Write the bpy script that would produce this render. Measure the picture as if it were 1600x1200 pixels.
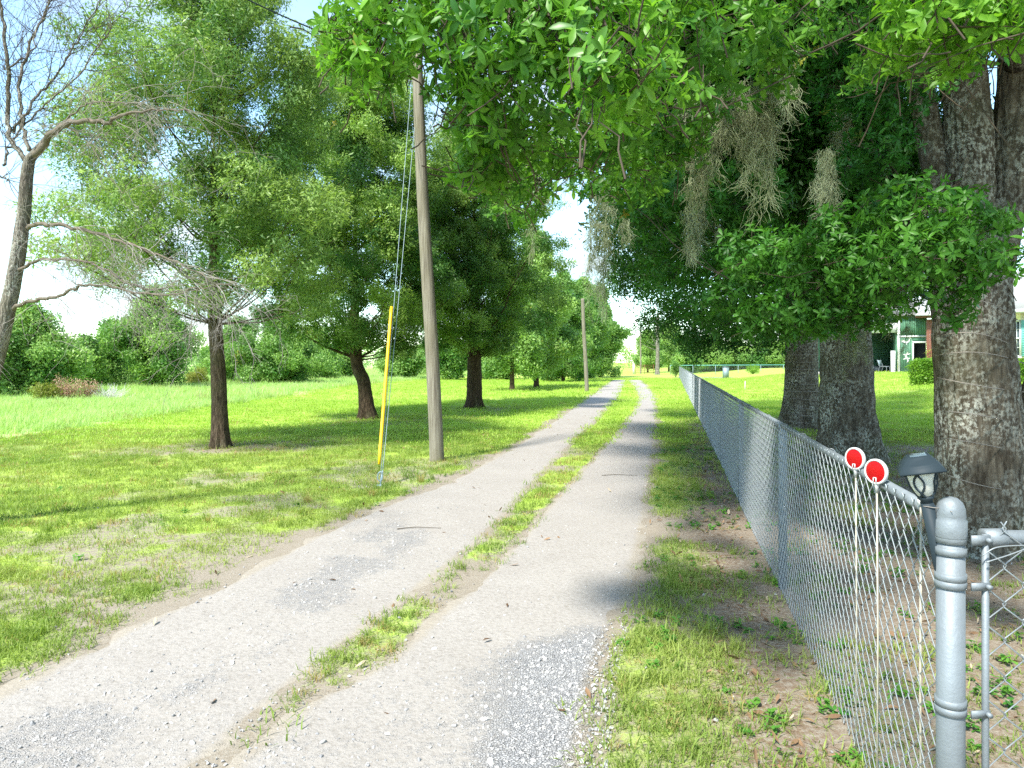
import bpy, math, random
import numpy as np
from mathutils import Vector, Matrix

# ------------------------------------------------------------------ scene, camera, light
for o in list(bpy.data.objects):
    bpy.data.objects.remove(o)
SC = bpy.context.scene
COL = SC.collection
RND = random.Random(11)
NR = np.random.default_rng(11)
F, CX, HY, H = 1110.0, 800.0, 566.0, 1.613      # focal length (px), principal x, horizon y, eye height

cam_d = bpy.data.cameras.new('camera')
cam_d.sensor_width = 36.0
cam_d.lens = F / 1600 * 36
cam_d.shift_y = -34 / 1600
cam_d.clip_start = 0.05
cam_d.clip_end = 4000
cam = bpy.data.objects.new('camera', cam_d)
cam.location = (0, 0, H)
cam.rotation_euler = (math.radians(90), 0, 0)
COL.objects.link(cam)
SC.camera = cam

SUN_DIR = Vector((-0.36, -0.50, 0.79)).normalized()     # towards the sun: high, behind and to the left
SUN_EL = math.asin(SUN_DIR.z)
SUN_AZ = math.atan2(SUN_DIR.x, SUN_DIR.y)
SUN_STRENGTH, SUN_ANGLE, SKY_STRENGTH, EXPOSURE = 3.0, 6.0, 0.15, 1.72

world = bpy.data.worlds.new('World')
SC.world = world
world.use_nodes = True


def build_world():
    nt = world.node_tree
    nt.nodes.clear()
    N, L = nt.nodes.new, nt.links.new
    out = N('ShaderNodeOutputWorld')
    bg = N('ShaderNodeBackground')
    bg.inputs['Strength'].default_value = SKY_STRENGTH
    sky = N('ShaderNodeTexSky')
    sky.sky_type = 'NISHITA'
    sky.sun_disc = False
    sky.sun_elevation = SUN_EL
    sky.sun_rotation = SUN_AZ
    sky.altitude = 20
    sky.air_density = 1.0
    sky.dust_density = 0.2
    sky.ozone_density = 0.5
    tc = N('ShaderNodeTexCoord')
    sep = N('ShaderNodeSeparateXYZ')
    L(tc.outputs['Generated'], sep.inputs[0])
    zz = N('ShaderNodeMath'); zz.operation = 'MAXIMUM'; zz.inputs[1].default_value = 0.0
    L(sep.outputs['Z'], zz.inputs[0])
    za = N('ShaderNodeMath'); za.operation = 'ADD'; za.inputs[1].default_value = 0.16
    L(zz.outputs[0], za.inputs[0])
    dx = N('ShaderNodeMath'); dx.operation = 'DIVIDE'
    dy = N('ShaderNodeMath'); dy.operation = 'DIVIDE'
    L(sep.outputs['X'], dx.inputs[0]); L(za.outputs[0], dx.inputs[1])
    L(sep.outputs['Y'], dy.inputs[0]); L(za.outputs[0], dy.inputs[1])
    cmb = N('ShaderNodeCombineXYZ')
    L(dx.outputs[0], cmb.inputs[0]); L(dy.outputs[0], cmb.inputs[1])
    noi = N('ShaderNodeTexNoise')
    noi.inputs['Scale'].default_value = 0.85
    noi.inputs['Detail'].default_value = 9
    noi.inputs['Roughness'].default_value = 0.56
    L(cmb.outputs[0], noi.inputs['Vector'])
    rmp = N('ShaderNodeValToRGB')
    rmp.color_ramp.elements[0].position = 0.42
    rmp.color_ramp.elements[0].color = (0, 0, 0, 1)
    rmp.color_ramp.elements[1].position = 0.64
    rmp.color_ramp.elements[1].color = (1, 1, 1, 1)
    L(noi.outputs['Fac'], rmp.inputs[0])
    n2 = N('ShaderNodeTexNoise')
    n2.inputs['Scale'].default_value = 2.6
    n2.inputs['Detail'].default_value = 6
    L(cmb.outputs[0], n2.inputs['Vector'])
    r2 = N('ShaderNodeValToRGB')                       # body of the clouds: white with greyer bellies
    r2.color_ramp.elements[0].position = 0.3
    r2.color_ramp.elements[0].color = (1.35, 1.62, 1.95, 1)
    r2.color_ramp.elements[1].position = 0.6
    r2.color_ramp.elements[1].color = (2.25, 2.36, 2.48, 1)
    L(n2.outputs['Fac'], r2.inputs[0])
    mx = N('ShaderNodeMix'); mx.data_type = 'RGBA'
    ms = N('ShaderNodeMath'); ms.operation = 'MULTIPLY'; ms.inputs[1].default_value = 0.93
    L(rmp.outputs[0], ms.inputs[0])
    L(ms.outputs[0], mx.inputs['Factor'])
    tn = N('ShaderNodeMix'); tn.data_type = 'RGBA'; tn.blend_type = 'MULTIPLY'
    tn.inputs['Factor'].default_value = 1.0
    tn.inputs['B'].default_value = (0.90, 1.03, 1.0, 1)
    L(sky.outputs[0], tn.inputs['A'])
    L(tn.outputs['Result'], mx.inputs['A'])
    L(r2.outputs[0], mx.inputs['B'])
    L(mx.outputs['Result'], bg.inputs['Color'])
    L(bg.outputs[0], out.inputs[0])


build_world()
sun_d = bpy.data.lights.new('sun', 'SUN')
sun_d.energy = SUN_STRENGTH
sun_d.angle = math.radians(SUN_ANGLE)
sun_d.color = (1.0, 0.955, 0.87)
sun = bpy.data.objects.new('sun', sun_d)
sun.rotation_euler = SUN_DIR.to_track_quat('Z', 'Y').to_euler()
COL.objects.link(sun)

SC.view_settings.view_transform = 'Standard'
SC.view_settings.look = 'None'
SC.view_settings.exposure = EXPOSURE
SC.view_settings.gamma = 1
SC.view_settings.use_curve_mapping = False
SC.render.engine = 'CYCLES'
cy = SC.cycles
cy.use_denoising = False
cy.max_bounces = 6
cy.diffuse_bounces = 3
cy.glossy_bounces = 2
cy.transmission_bounces = 4
cy.transparent_max_bounces = 4
cy.sample_clamp_indirect = 3
cy.sample_clamp_direct = 12
cy.caustics_reflective = False
cy.caustics_refractive = False

# ------------------------------------------------------------------ helpers


def at(px, py, Z):
    return np.array([(px - CX) / F * Z, Z, H - (py - HY) / F * Z])


def gxy(px, py):
    Z = F * H / (py - HY)
    return ((px - CX) / F * Z, Z)


def sstep(a, b, x):
    t = np.clip((np.asarray(x, float) - a) / (b - a), 0, 1)
    return t * t * (3 - 2 * t)


def _hash(ix, iy, iz):
    with np.errstate(over='ignore'):
        h = (ix.astype(np.int64) * 374761393 + iy.astype(np.int64) * 668265263 + iz.astype(np.int64) * 2147483647)
        h = (h ^ (h >> 13)) * 1274126177
        h = h ^ (h >> 16)
    return (h & 0xFFFF) / 65535.0


def vnoise(x, y, z=0.0):
    x, y, z = np.broadcast_arrays(np.asarray(x, float), np.asarray(y, float), np.asarray(z, float))
    xi, yi, zi = np.floor(x), np.floor(y), np.floor(z)
    fx, fy, fz = x - xi, y - yi, z - zi
    fx, fy, fz = fx * fx * (3 - 2 * fx), fy * fy * (3 - 2 * fy), fz * fz * (3 - 2 * fz)
    r = 0
    for a in (0, 1):
        for b in (0, 1):
            for c in (0, 1):
                w = (fx if a else 1 - fx) * (fy if b else 1 - fy) * (fz if c else 1 - fz)
                r = r + w * _hash(xi + a, yi + b, zi + c)
    return r


def fbm(x, y, z=0.0, o=4):
    s, a, t = 0, 1.0, 0
    for i in range(o):
        s = s + a * vnoise(np.asarray(x) * 2 ** i + 17 * i, np.asarray(y) * 2 ** i - 9 * i, np.asarray(z) * 2 ** i)
        t += a
        a *= 0.5
    return s / t


class MB:
    """collects geometry for one mesh object"""

    def __init__(self):
        self.v, self.f, self.n = [], [], 0

    def add(self, V, Fs):
        V = np.asarray(V, float).reshape(-1, 3)
        for fa in (Fs if isinstance(Fs, list) else [Fs]):
            self.f.append(np.asarray(fa, int) + self.n)
        self.v.append(V)
        self.n += len(V)
        return self

    def box(self, c, s, M=None):
        c, s = np.array(c, float), np.array(s, float) / 2
        V = np.array([[x, y, z] for x in (-1, 1) for y in (-1, 1) for z in (-1, 1)]) * s
        if M is not None:
            V = V @ np.array(M).T
        return self.add(V + c, [[[0, 1, 3, 2], [4, 6, 7, 5], [0, 4, 5, 1], [2, 3, 7, 6], [0, 2, 6, 4], [1, 5, 7, 3]]])

    def bar(self, a, b, w, t, up=(0, 0, 1)):
        a, b = np.array(a, float), np.array(b, float)
        d = b - a
        l = np.linalg.norm(d)
        d = d / l
        s = np.cross(d, up); s /= max(np.linalg.norm(s), 1e-6)
        u = np.cross(s, d)
        return self.box((a + b) / 2, (l, w, t), np.stack([d, s, u], 1))

    def tube(self, P, r, k=6, cap=True, wob=None):
        P = np.asarray(P, float)
        n = len(P)
        r = np.broadcast_to(np.asarray(r, float), (n,))
        T = np.gradient(P, axis=0)
        T /= np.linalg.norm(T, axis=1)[:, None] + 1e-9
        D = P[-1] - P[0]
        ref = np.eye(3)[np.argmin(np.abs(D))]
        A = np.cross(T, ref); A /= np.linalg.norm(A, axis=1)[:, None] + 1e-9
        B = np.cross(T, A)
        th = np.arange(k) * 2 * math.pi / k
        V = P[:, None, :] + r[:, None, None] * (np.cos(th)[None, :, None] * A[:, None, :] + np.sin(th)[None, :, None] * B[:, None, :])
        i = np.arange(n - 1)[:, None] * k
        j = np.arange(k)[None, :]
        j2 = (j + 1) % k
        Q = np.stack([i + j, i + j2, i + k + j2, i + k + j], -1).reshape(-1, 4)
        Fs = [Q]
        if cap and k > 3:
            Fs += [np.arange(k)[::-1][None], (np.arange(k) + (n - 1) * k)[None]]
        elif cap:
            Fs += [np.array([[2, 1, 0]]), np.array([[0, 1, 2]]) + (n - 1) * k]
        return self.add(V.reshape(-1, 3), Fs)

    def lathe(self, prof, c=(0, 0, 0), k=20, M=None):
        prof = np.asarray(prof, float)
        th = np.arange(k) * 2 * math.pi / k
        V = np.stack([prof[:, 0][:, None] * np.cos(th), prof[:, 0][:, None] * np.sin(th), np.repeat(prof[:, 1][:, None], k, 1)], -1)
        V = V.reshape(-1, 3)
        if M is not None:
            V = V @ np.array(M).T
        n = len(prof)
        i = np.arange(n - 1)[:, None] * k
        j = np.arange(k)[None, :]
        j2 = (j + 1) % k
        Q = np.stack([i + j, i + j2, i + k + j2, i + k + j], -1).reshape(-1, 4)
        return self.add(V + np.array(c), [Q, np.arange(k)[::-1][None], (np.arange(k) + (n - 1) * k)[None]])

    def mesh(self, name, mat=None, smooth=False):
        me = bpy.data.meshes.new(name)
        V = np.concatenate(self.v) if self.v else np.zeros((0, 3))
        me.vertices.add(len(V))
        me.vertices.foreach_set('co', V.ravel())
        li = np.concatenate([f.ravel() for f in self.f])
        lt = np.concatenate([np.full(f.shape[0], f.shape[1]) for f in self.f])
        me.loops.add(len(li))
        me.loops.foreach_set('vertex_index', li)
        me.polygons.add(len(lt))
        me.polygons.foreach_set('loop_start', np.concatenate([[0], np.cumsum(lt)[:-1]]))
        if smooth:
            me.polygons.foreach_set('use_smooth', np.ones(len(lt), bool))
        me.update(calc_edges=True)
        me.validate()
        if mat:
            me.materials.append(mat)
        return me

    def build(self, name, mat, parent=None, smooth=False, loc=None):
        return link(name, self.mesh(name, mat, smooth), parent, loc)


def link(name, data, parent=None, loc=None):
    o = bpy.data.objects.new(name, data)
    COL.objects.link(o)
    if parent:
        o.parent = parent
    if loc is not None:
        o.location = loc
    return o


def tag(o, label, cat, group=None):
    o['label'] = label
    o['category'] = cat
    if group:
        o['group'] = group
    return o


def thing(name, label, cat, loc=(0, 0, 0), rz=0.0, group=None):
    o = link(name, None, None, loc)
    o.empty_display_size = 0.2
    o.rotation_euler = (0, 0, rz)
    return tag(o, label, cat, group)


def child(mb, name, mat, root, smooth=False):
    """build world-space geometry as a part of root (root has a location, no rotation)"""
    off = np.array(root.location)
    mb.v = [v - off for v in mb.v]
    return mb.build(name, mat, root, smooth)


# ------------------------------------------------------------------ materials
def new_mat(name):
    m = bpy.data.materials.new(name)
    m.use_nodes = True
    nt = m.node_tree
    nt.nodes.clear()
    return m, nt, nt.nodes.new, nt.links.new


def inp(nt, sock, v):
    if isinstance(v, bpy.types.NodeSocket):
        nt.links.new(v, sock)
    elif isinstance(v, (tuple, list)) and len(v) == 3 and sock.type == 'RGBA':
        sock.default_value = (*v, 1)
    else:
        sock.default_value = v


def mixc(nt, fac, a, b, mode='MIX'):
    n = nt.nodes.new('ShaderNodeMix')
    n.data_type = 'RGBA'
    n.blend_type = mode
    inp(nt, n.inputs['Factor'], fac); inp(nt, n.inputs['A'], a); inp(nt, n.inputs['B'], b)
    return n.outputs['Result']


def noise(nt, scale, detail=4, rough=0.55, vec=None, out='Fac'):
    n = nt.nodes.new('ShaderNodeTexNoise')
    n.inputs['Scale'].default_value = scale
    n.inputs['Detail'].default_value = detail
    n.inputs['Roughness'].default_value = rough
    if vec is not None:
        nt.links.new(vec, n.inputs['Vector'])
    return n.outputs[out]


def ramp(nt, fac, *stops):
    n = nt.nodes.new('ShaderNodeValToRGB')
    e = n.color_ramp.elements
    while len(e) < len(stops):
        e.new(0.5)
    for el, (p, c) in zip(e, stops):
        el.position = p
        el.color = (c, c, c, 1) if not isinstance(c, tuple) else (*c, 1)
    nt.links.new(fac, n.inputs[0])
    return n.outputs[0]


def objco(nt, scale=(1, 1, 1)):
    tc = nt.nodes.new('ShaderNodeTexCoord')
    mp = nt.nodes.new('ShaderNodeMapping')
    mp.inputs['Scale'].default_value = scale
    nt.links.new(tc.outputs['Object'], mp.inputs['Vector'])
    return mp.outputs[0]


def bump(nt, h, strength=0.3, dist=0.01):
    n = nt.nodes.new('ShaderNodeBump')
    n.inputs['Strength'].default_value = strength
    n.inputs['Distance'].default_value = dist
    nt.links.new(h, n.inputs['Height'])
    return n.outputs[0]


def principled(nt, col, rough=0.8, metal=0.0, spec=0.3, normal=None):
    b = nt.nodes.new('ShaderNodeBsdfPrincipled')
    inp(nt, b.inputs['Base Color'], col)
    inp(nt, b.inputs['Roughness'], rough)
    inp(nt, b.inputs['Metallic'], metal)
    b.inputs['Specular IOR Level'].default_value = spec
    if normal is not None:
        nt.links.new(normal, b.inputs['Normal'])
    o = nt.nodes.new('ShaderNodeOutputMaterial')
    nt.links.new(b.outputs[0], o.inputs[0])
    return b


def simple(name, col, rough=0.7, metal=0.0, spec=0.3, var=0.15, scale=6.0, bmp=0.1):
    m, nt, N, L = new_mat(name)
    v = noise(nt, scale, 5, 0.6, objco(nt))
    c = mixc(nt, v, tuple(x * (1 - var) for x in col), tuple(min(1, x * (1 + var)) for x in col))
    v2 = noise(nt, scale * 9, 3, 0.6, objco(nt))
    principled(nt, c, rough, metal, spec, bump(nt, v2, bmp, 0.004))
    return m


def attr(nt, name, kind='GEOMETRY'):
    a = nt.nodes.new('ShaderNodeAttribute')
    a.attribute_type = kind
    a.attribute_name = name
    return a.outputs['Fac']


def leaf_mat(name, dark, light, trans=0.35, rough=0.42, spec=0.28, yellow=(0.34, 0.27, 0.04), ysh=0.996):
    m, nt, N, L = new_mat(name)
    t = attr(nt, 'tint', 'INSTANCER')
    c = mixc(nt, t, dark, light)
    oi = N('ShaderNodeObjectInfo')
    wn = N('ShaderNodeTexWhiteNoise'); wn.noise_dimensions = '1D'
    L(oi.outputs['Random'], wn.inputs['W'])
    yf = ramp(nt, wn.outputs['Value'], (ysh, 0.0), (min(ysh + 0.004, 1.0), 1.0))
    c = mixc(nt, yf, c, yellow)
    n = noise(nt, 3.0, 3, 0.5, objco(nt))
    c = mixc(nt, ramp(nt, n, (0.3, 0.0), (0.7, 0.35)), c, mixc(nt, 1.0, c, (0.75, 0.8, 0.7), 'MULTIPLY'))
    b = N('ShaderNodeBsdfPrincipled')
    L(c, b.inputs['Base Color'])
    b.inputs['Roughness'].default_value = rough
    b.inputs['Specular IOR Level'].default_value = spec
    tr = N('ShaderNodeBsdfTranslucent')
    L(mixc(nt, 1.0, c, (1.25, 1.35, 0.6), 'MULTIPLY'), tr.inputs['Color'])
    ms = N('ShaderNodeMixShader')
    ms.inputs[0].default_value = trans
    L(b.outputs[0], ms.inputs[1]); L(tr.outputs[0], ms.inputs[2])
    o = N('ShaderNodeOutputMaterial')
    L(ms.outputs[0], o.inputs[0])
    return m


def bark_mat(name, dark, mid, lichen, lich_amt=0.5, scale=1.0):
    m, nt, N, L = new_mat(name)
    oc = objco(nt, (1, 1, 0.22))
    n1 = noise(nt, 22 * scale, 6, 0.65, oc)
    vo = N('ShaderNodeTexVoronoi')
    vo.feature = 'DISTANCE_TO_EDGE'
    vo.inputs['Scale'].default_value = 15 * scale
    wv = N('ShaderNodeVectorMath'); wv.operation = 'ADD'
    nv = noise(nt, 9 * scale, 3, 0.5, oc, 'Color')
    sc = N('ShaderNodeVectorMath'); sc.operation = 'SCALE'; sc.inputs['Scale'].default_value = 0.12 / scale
    L(nv, sc.inputs[0]); L(oc, wv.inputs[0]); L(sc.outputs[0], wv.inputs[1])
    L(wv.outputs[0], vo.inputs['Vector'])
    crack = ramp(nt, vo.outputs['Distance'], (0.0, 0.0), (0.22, 1.0))
    c = mixc(nt, ramp(nt, n1, (.36, 0.0), (.62, 1.0)), dark, mid)
    c = mixc(nt, ramp(nt, crack, (0.0, .55), (.6, 0.0)), c, dark)
    # lichen: pale crusts with their own ragged outline
    oc2 = objco(nt, (1, 1, 0.8))
    l1 = noise(nt, 2.1 * scale, 4, 0.65, oc2)
    l2 = noise(nt, 30 * scale, 4, 0.7, oc2)
    mul = N('ShaderNodeMath'); mul.operation = 'MULTIPLY'
    L(ramp(nt, l1, (0.66 - 0.28 * lich_amt, 0.0), (0.80 - 0.20 * lich_amt, 1.0)), mul.inputs[0])
    L(ramp(nt, l2, (0.47, 0.0), (0.58, 1.0)), mul.inputs[1])
    m2 = N('ShaderNodeMath'); m2.operation = 'MULTIPLY'; m2.inputs[1].default_value = 0.85
    L(mul.outputs[0], m2.inputs[0])
    c = mixc(nt, m2.outputs[0], c, lichen)
    n3 = noise(nt, 1.6 * scale, 2, 0.5, oc2)
    c = mixc(nt, ramp(nt, n3, (0.5, 0.0), (0.8, 0.5)), c, (0.06, 0.075, 0.03))
    h = mixc(nt, 0.65, crack, n1)
    principled(nt, c, 0.95, 0, 0.1, bump(nt, h, 0.9, 0.02))
    return m


M = {}
M['oak_leaf'] = leaf_mat('oak_leaf', (0.014, 0.070, 0.008), (0.060, 0.180, 0.020), 0.28)
M['bough_leaf'] = leaf_mat('bough_leaf', (0.022, 0.110, 0.014), (0.095, 0.26, 0.030), 0.34)
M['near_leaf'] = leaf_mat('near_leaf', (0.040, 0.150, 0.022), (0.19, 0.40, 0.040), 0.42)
M['laurel_leaf'] = leaf_mat('laurel_leaf', (0.10, 0.215, 0.060), (0.34, 0.47, 0.14), 0.38)
M['water_leaf'] = leaf_mat('water_leaf', (0.060, 0.165, 0.038), (0.30, 0.45, 0.11), 0.34)
M['far_leaf'] = leaf_mat('far_leaf', (0.075, 0.20, 0.04), (0.32, 0.48, 0.13), 0.34)
M['yellow_leaf'] = leaf_mat('yellow_leaf', (0.16, 0.20, 0.035), (0.33, 0.34, 0.07), 0.35)
M['hedge_leaf'] = leaf_mat('hedge_leaf', (0.07, 0.19, 0.02), (0.22, 0.40, 0.04), 0.35)
M['dry_leaf'] = leaf_mat('dry_leaf', (0.32, 0.17, 0.11), (0.52, 0.35, 0.26), 0.2)
M['grass'] = leaf_mat('grass', (0.16, 0.255, 0.045), (0.38, 0.44, 0.115), 0.40, 0.5, 0.25, (0.38, 0.30, 0.12), 0.93)
M['mown'] = leaf_mat('mown', (0.27, 0.42, 0.055), (0.46, 0.60, 0.13), 0.40, 0.5, 0.25, (0.40, 0.34, 0.13), 0.96)
M['tall'] = leaf_mat('tall', (0.33, 0.50, 0.14), (0.50, 0.63, 0.29), 0.4, 0.5, 0.25, (0.42, 0.40, 0.2), 0.9)
M['weed'] = leaf_mat('weed', (0.06, 0.20, 0.03), (0.15, 0.34, 0.05), 0.35)
M['litter'] = leaf_mat('litter', (0.10, 0.055, 0.03), (0.30, 0.19, 0.11), 0.1, 0.7, 0.2, (0.4, 0.33, 0.24), 0.9)
M['moss'] = leaf_mat('moss', (0.27, 0.31, 0.17), (0.52, 0.56, 0.38), 0.25, 0.8, 0.1, (0.5, 0.5, 0.35), 0.999)
M['bark'] = bark_mat('bark', (0.045, 0.036, 0.026), (0.150, 0.130, 0.098), (0.44, 0.45, 0.39), 1.0)
M['bark_brown'] = bark_mat('bark_brown', (0.04, 0.029, 0.02), (0.135, 0.10, 0.068), (0.30, 0.28, 0.23), 0.25, 1.6)
M['bark_grey'] = bark_mat('bark_grey', (0.07, 0.06, 0.05), (0.26, 0.23, 0.19), (0.55, 0.55, 0.50), 0.75, 2.2)
M['bark_dark'] = bark_mat('bark_dark', (0.03, 0.022, 0.015), (0.12, 0.085, 0.055), (0.3, 0.28, 0.22), 0.15, 1.3)
M['dead_twig'] = simple('dead_twig', (0.26, 0.24, 0.21), 0.9, var=0.3, scale=5)
M['bough'] = simple('bough', (0.15, 0.125, 0.095), 0.9, var=0.6, scale=30, bmp=.9)
M['twig'] = simple('twig', (0.075, 0.06, 0.042), 0.9, var=0.3, scale=8)
M['galv'] = simple('galv', (0.20, 0.228, 0.245), 0.6, 0.35, 0.4, 0.28, 11, 0.35)
M['galv_post'] = simple('galv_post', (0.17, 0.215, 0.255), 0.6, 0.3, 0.4, 0.3, 7, 0.3)
M['galv_wire'] = simple('galv_wire', (0.275, 0.305, 0.32), 0.5, 0.45, 0.5, 0.15, 20, 0.0)
M['galv_old'] = simple('galv_old', (0.25, 0.33, 0.37), 0.6, 0.4, 0.4, 0.2, 9, 0.2)
M['white_plastic'] = simple('white_plastic', (0.55, 0.56, 0.56), 0.4, 0, 0.5, 0.03)
M['cream_rod'] = simple('cream_rod', (0.42, 0.39, 0.31), 0.5, 0, 0.4, 0.08)
M['lamp_black'] = simple('lamp_black', (0.020, 0.032, 0.040), 0.6, 0.0, 0.25, 0.15, 12, 0.1)
M['rust_wire'] = simple('rust_wire', (0.27, 0.245, 0.215), 0.6, 0.3, 0.4, 0.25, 6, 0)
M['yellow'] = simple('yellow', (0.80, 0.50, 0.010), 0.45, 0, 0.5, 0.06, 3)
M['white_paint'] = simple('white_paint', (0.60, 0.61, 0.60), 0.6, var=0.04)
M['cream_wall'] = simple('cream_wall', (0.72, 0.69, 0.52), 0.85, var=0.05, scale=1.5)
M['teal'] = simple('teal', (0.16, 0.42, 0.40), 0.6, var=0.06)
M['green_paint'] = simple('green_paint', (0.085, 0.20, 0.125), 0.65, var=0.10, scale=2)
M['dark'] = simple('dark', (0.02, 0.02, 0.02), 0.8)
M['roof'] = simple('roof', (0.42, 0.42, 0.41), 0.6, var=0.08, scale=1.2)
M['brick'] = simple('brick', (0.24, 0.09, 0.065), 0.9, var=0.35, scale=9)
M['concrete'] = simple('concrete', (0.62, 0.58, 0.54), 0.9, var=0.10, scale=3)
M['brown_wood'] = simple('brown_wood', (0.13, 0.055, 0.035), 0.7, var=0.2)
M['rusty'] = simple('rusty', (0.23, 0.11, 0.06), 0.8, 0.2, var=0.35)


def wood_pole_mat():
    m, nt, N, L = new_mat('pole_wood')
    oc = objco(nt, (1, 1, 0.035))
    n = noise(nt, 55, 5, 0.65, oc)
    n2 = noise(nt, 2.2, 4, 0.6, objco(nt, (1, 1, 0.5)))
    c = mixc(nt, ramp(nt, n, (0.30, 0.0), (0.62, 1.0)), (0.10, 0.085, 0.065), (0.27, 0.25, 0.20))
    c = mixc(nt, ramp(nt, n2, (0.45, 0.0), (0.7, 0.55)), c, (0.17, 0.155, 0.09))
    principled(nt, c, 0.9, 0, 0.15, bump(nt, n, 0.5, 0.01))
    return m


def red_mat():
    m, nt, N, L = new_mat('red_reflector')
    vo = N('ShaderNodeTexVoronoi')
    vo.inputs['Scale'].default_value = 210
    L(objco(nt), vo.inputs['Vector'])
    c = mixc(nt, ramp(nt, vo.outputs['Distance'], (0.1, 0.0), (0.6, 1.0)), (0.30, 0.001, 0.002), (0.38, 0.003, 0.005))
    principled(nt, c, 0.35, 0, 0.2, bump(nt, vo.outputs['Distance'], 0.2, 0.002))
    return m


def glass_mat(name, col, rough=0.35, trans=0.5):
    m, nt, N, L = new_mat(name)
    b = principled(nt, mixc(nt, noise(nt, 8, 3, 0.5, objco(nt)), tuple(x * 0.92 for x in col), col), rough, 0, 0.5)
    b.inputs['Transmission Weight'].default_value = trans
    return m


M['pole_wood'] = wood_pole_mat()
M['red'] = red_mat()
M['frosted'] = glass_mat('frosted', (0.82, 0.84, 0.78), 0.5, 0.35)
M['window_glass'] = glass_mat('window_glass', (0.10, 0.14, 0.16), 0.08, 0.0)


def ground_mat():
    m, nt, N, L = new_mat('ground')
    g, lit, tall = attr(nt, 'green'), attr(nt, 'litter'), attr(nt, 'tall')
    oc = objco(nt)
    n1, n2, n3 = noise(nt, 0.9, 6, 0.6, oc), noise(nt, 12, 6, 0.7, oc), noise(nt, 90, 4, 0.7, oc)
    sand = mixc(nt, n2, (0.25, 0.220, 0.178), (0.37, 0.335, 0.28))
    sand = mixc(nt, ramp(nt, n3, (0.35, 0.55), (0.6, 0.0)), sand, (0.20, 0.155, 0.10))
    grn = mixc(nt, n1, (0.27, 0.41, 0.055), (0.40, 0.53, 0.10))
    st = noise(nt, 1.3, 4, 0.6, objco(nt, (0.25, 2.2, 1)))
    grn = mixc(nt, ramp(nt, st, (0.4, 0.0), (0.7, 0.5)), grn, (0.47, 0.56, 0.15))
    grn = mixc(nt, ramp(nt, n2, (0.3, 0.55), (0.55, 0.0)), grn, (0.17, 0.27, 0.04))
    grn = mixc(nt, tall, grn, mixc(nt, n2, (0.33, 0.50, 0.14), (0.50, 0.63, 0.28)))
    gf = N('ShaderNodeMath'); gf.operation = 'ADD'
    sub = N('ShaderNodeMath'); sub.operation = 'SUBTRACT'; sub.inputs[1].default_value = 0.5
    L(noise(nt, 16, 5, 0.75, oc), sub.inputs[0])
    L(g, gf.inputs[0]); L(sub.outputs[0], gf.inputs[1])
    c = mixc(nt, ramp(nt, gf.outputs[0], (0.30, 0.0), (0.62, 1.0)), sand, grn)
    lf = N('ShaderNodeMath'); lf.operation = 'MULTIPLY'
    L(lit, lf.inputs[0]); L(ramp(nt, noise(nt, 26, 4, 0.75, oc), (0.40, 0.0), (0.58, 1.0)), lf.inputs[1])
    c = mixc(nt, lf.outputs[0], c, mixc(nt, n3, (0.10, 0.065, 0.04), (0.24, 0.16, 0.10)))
    principled(nt, c, 0.95, 0, 0.1, bump(nt, mixc(nt, 0.5, n2, n3), 0.7, 0.03))
    return m


def drive_mat():
    m, nt, N, L = new_mat('driveway')
    gr = attr(nt, 'gravel')
    oc = objco(nt)
    n1, n2 = noise(nt, 1.5, 6, 0.6, oc), noise(nt, 38, 5, 0.7, oc)
    vo = N('ShaderNodeTexVoronoi'); vo.inputs['Scale'].default_value = 85
    L(oc, vo.inputs['Vector'])
    ve = N('ShaderNodeTexVoronoi'); ve.feature = 'DISTANCE_TO_EDGE'; ve.inputs['Scale'].default_value = 85
    L(oc, ve.inputs['Vector'])
    dirt = mixc(nt, n1, (0.285, 0.262, 0.236), (0.372, 0.350, 0.322))
    dirt = mixc(nt, ramp(nt, n2, (0.32, 0.7), (0.52, 0.0)), dirt, (0.215, 0.195, 0.17))
    sep = N('ShaderNodeSeparateColor'); L(vo.outputs['Color'], sep.inputs[0])
    stone = mixc(nt, sep.outputs[0], (0.265, 0.268, 0.275), (0.41, 0.405, 0.40))
    stone = mixc(nt, ramp(nt, ve.outputs['Distance'], (0.0, 0.55), (0.10, 0.0)), stone, (0.205, 0.19, 0.175))
    gf = N('ShaderNodeMath'); gf.operation = 'ADD'
    sb = N('ShaderNodeMath'); sb.operation = 'SUBTRACT'; sb.inputs[1].default_value = 0.5
    L(noise(nt, 11, 5, 0.75, oc), sb.inputs[0]); L(gr, gf.inputs[0]); L(sb.outputs[0], gf.inputs[1])
    gx = N('ShaderNodeMath'); gx.operation = 'ADD'
    s3 = N('ShaderNodeMath'); s3.operation = 'SUBTRACT'; s3.inputs[1].default_value = 0.5
    L(noise(nt, 55, 3, 0.7, oc), s3.inputs[0]); L(gf.outputs[0], gx.inputs[0]); L(s3.outputs[0], gx.inputs[1])
    f = ramp(nt, gx.outputs[0], (0.25, 0.0), (0.80, 1.0))
    c = mixc(nt, f, dirt, stone)
    h = mixc(nt, f, n2, ramp(nt, ve.outputs['Distance'], (0.0, 0.0), (0.15, 1.0)))
    ed = N('ShaderNodeMath'); ed.operation = 'ADD'
    es = N('ShaderNodeMath'); es.operation = 'SUBTRACT'; es.inputs[1].default_value = 0.5
    L(noise(nt, 7, 6, 0.75, oc), es.inputs[0]); L(attr(nt, 'edge'), ed.inputs[0]); L(es.outputs[0], ed.inputs[1])
    c = mixc(nt, ramp(nt, ed.outputs[0], (0.25, 1.0), (0.75, 0.0)), c, mixc(nt, noise(nt, 12, 6, 0.7, oc), (0.25, 0.220, 0.178), (0.37, 0.335, 0.28)))
    principled(nt, c, 0.95, 0, 0.15, bump(nt, h, 0.8, 0.012))
    return m


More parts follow.
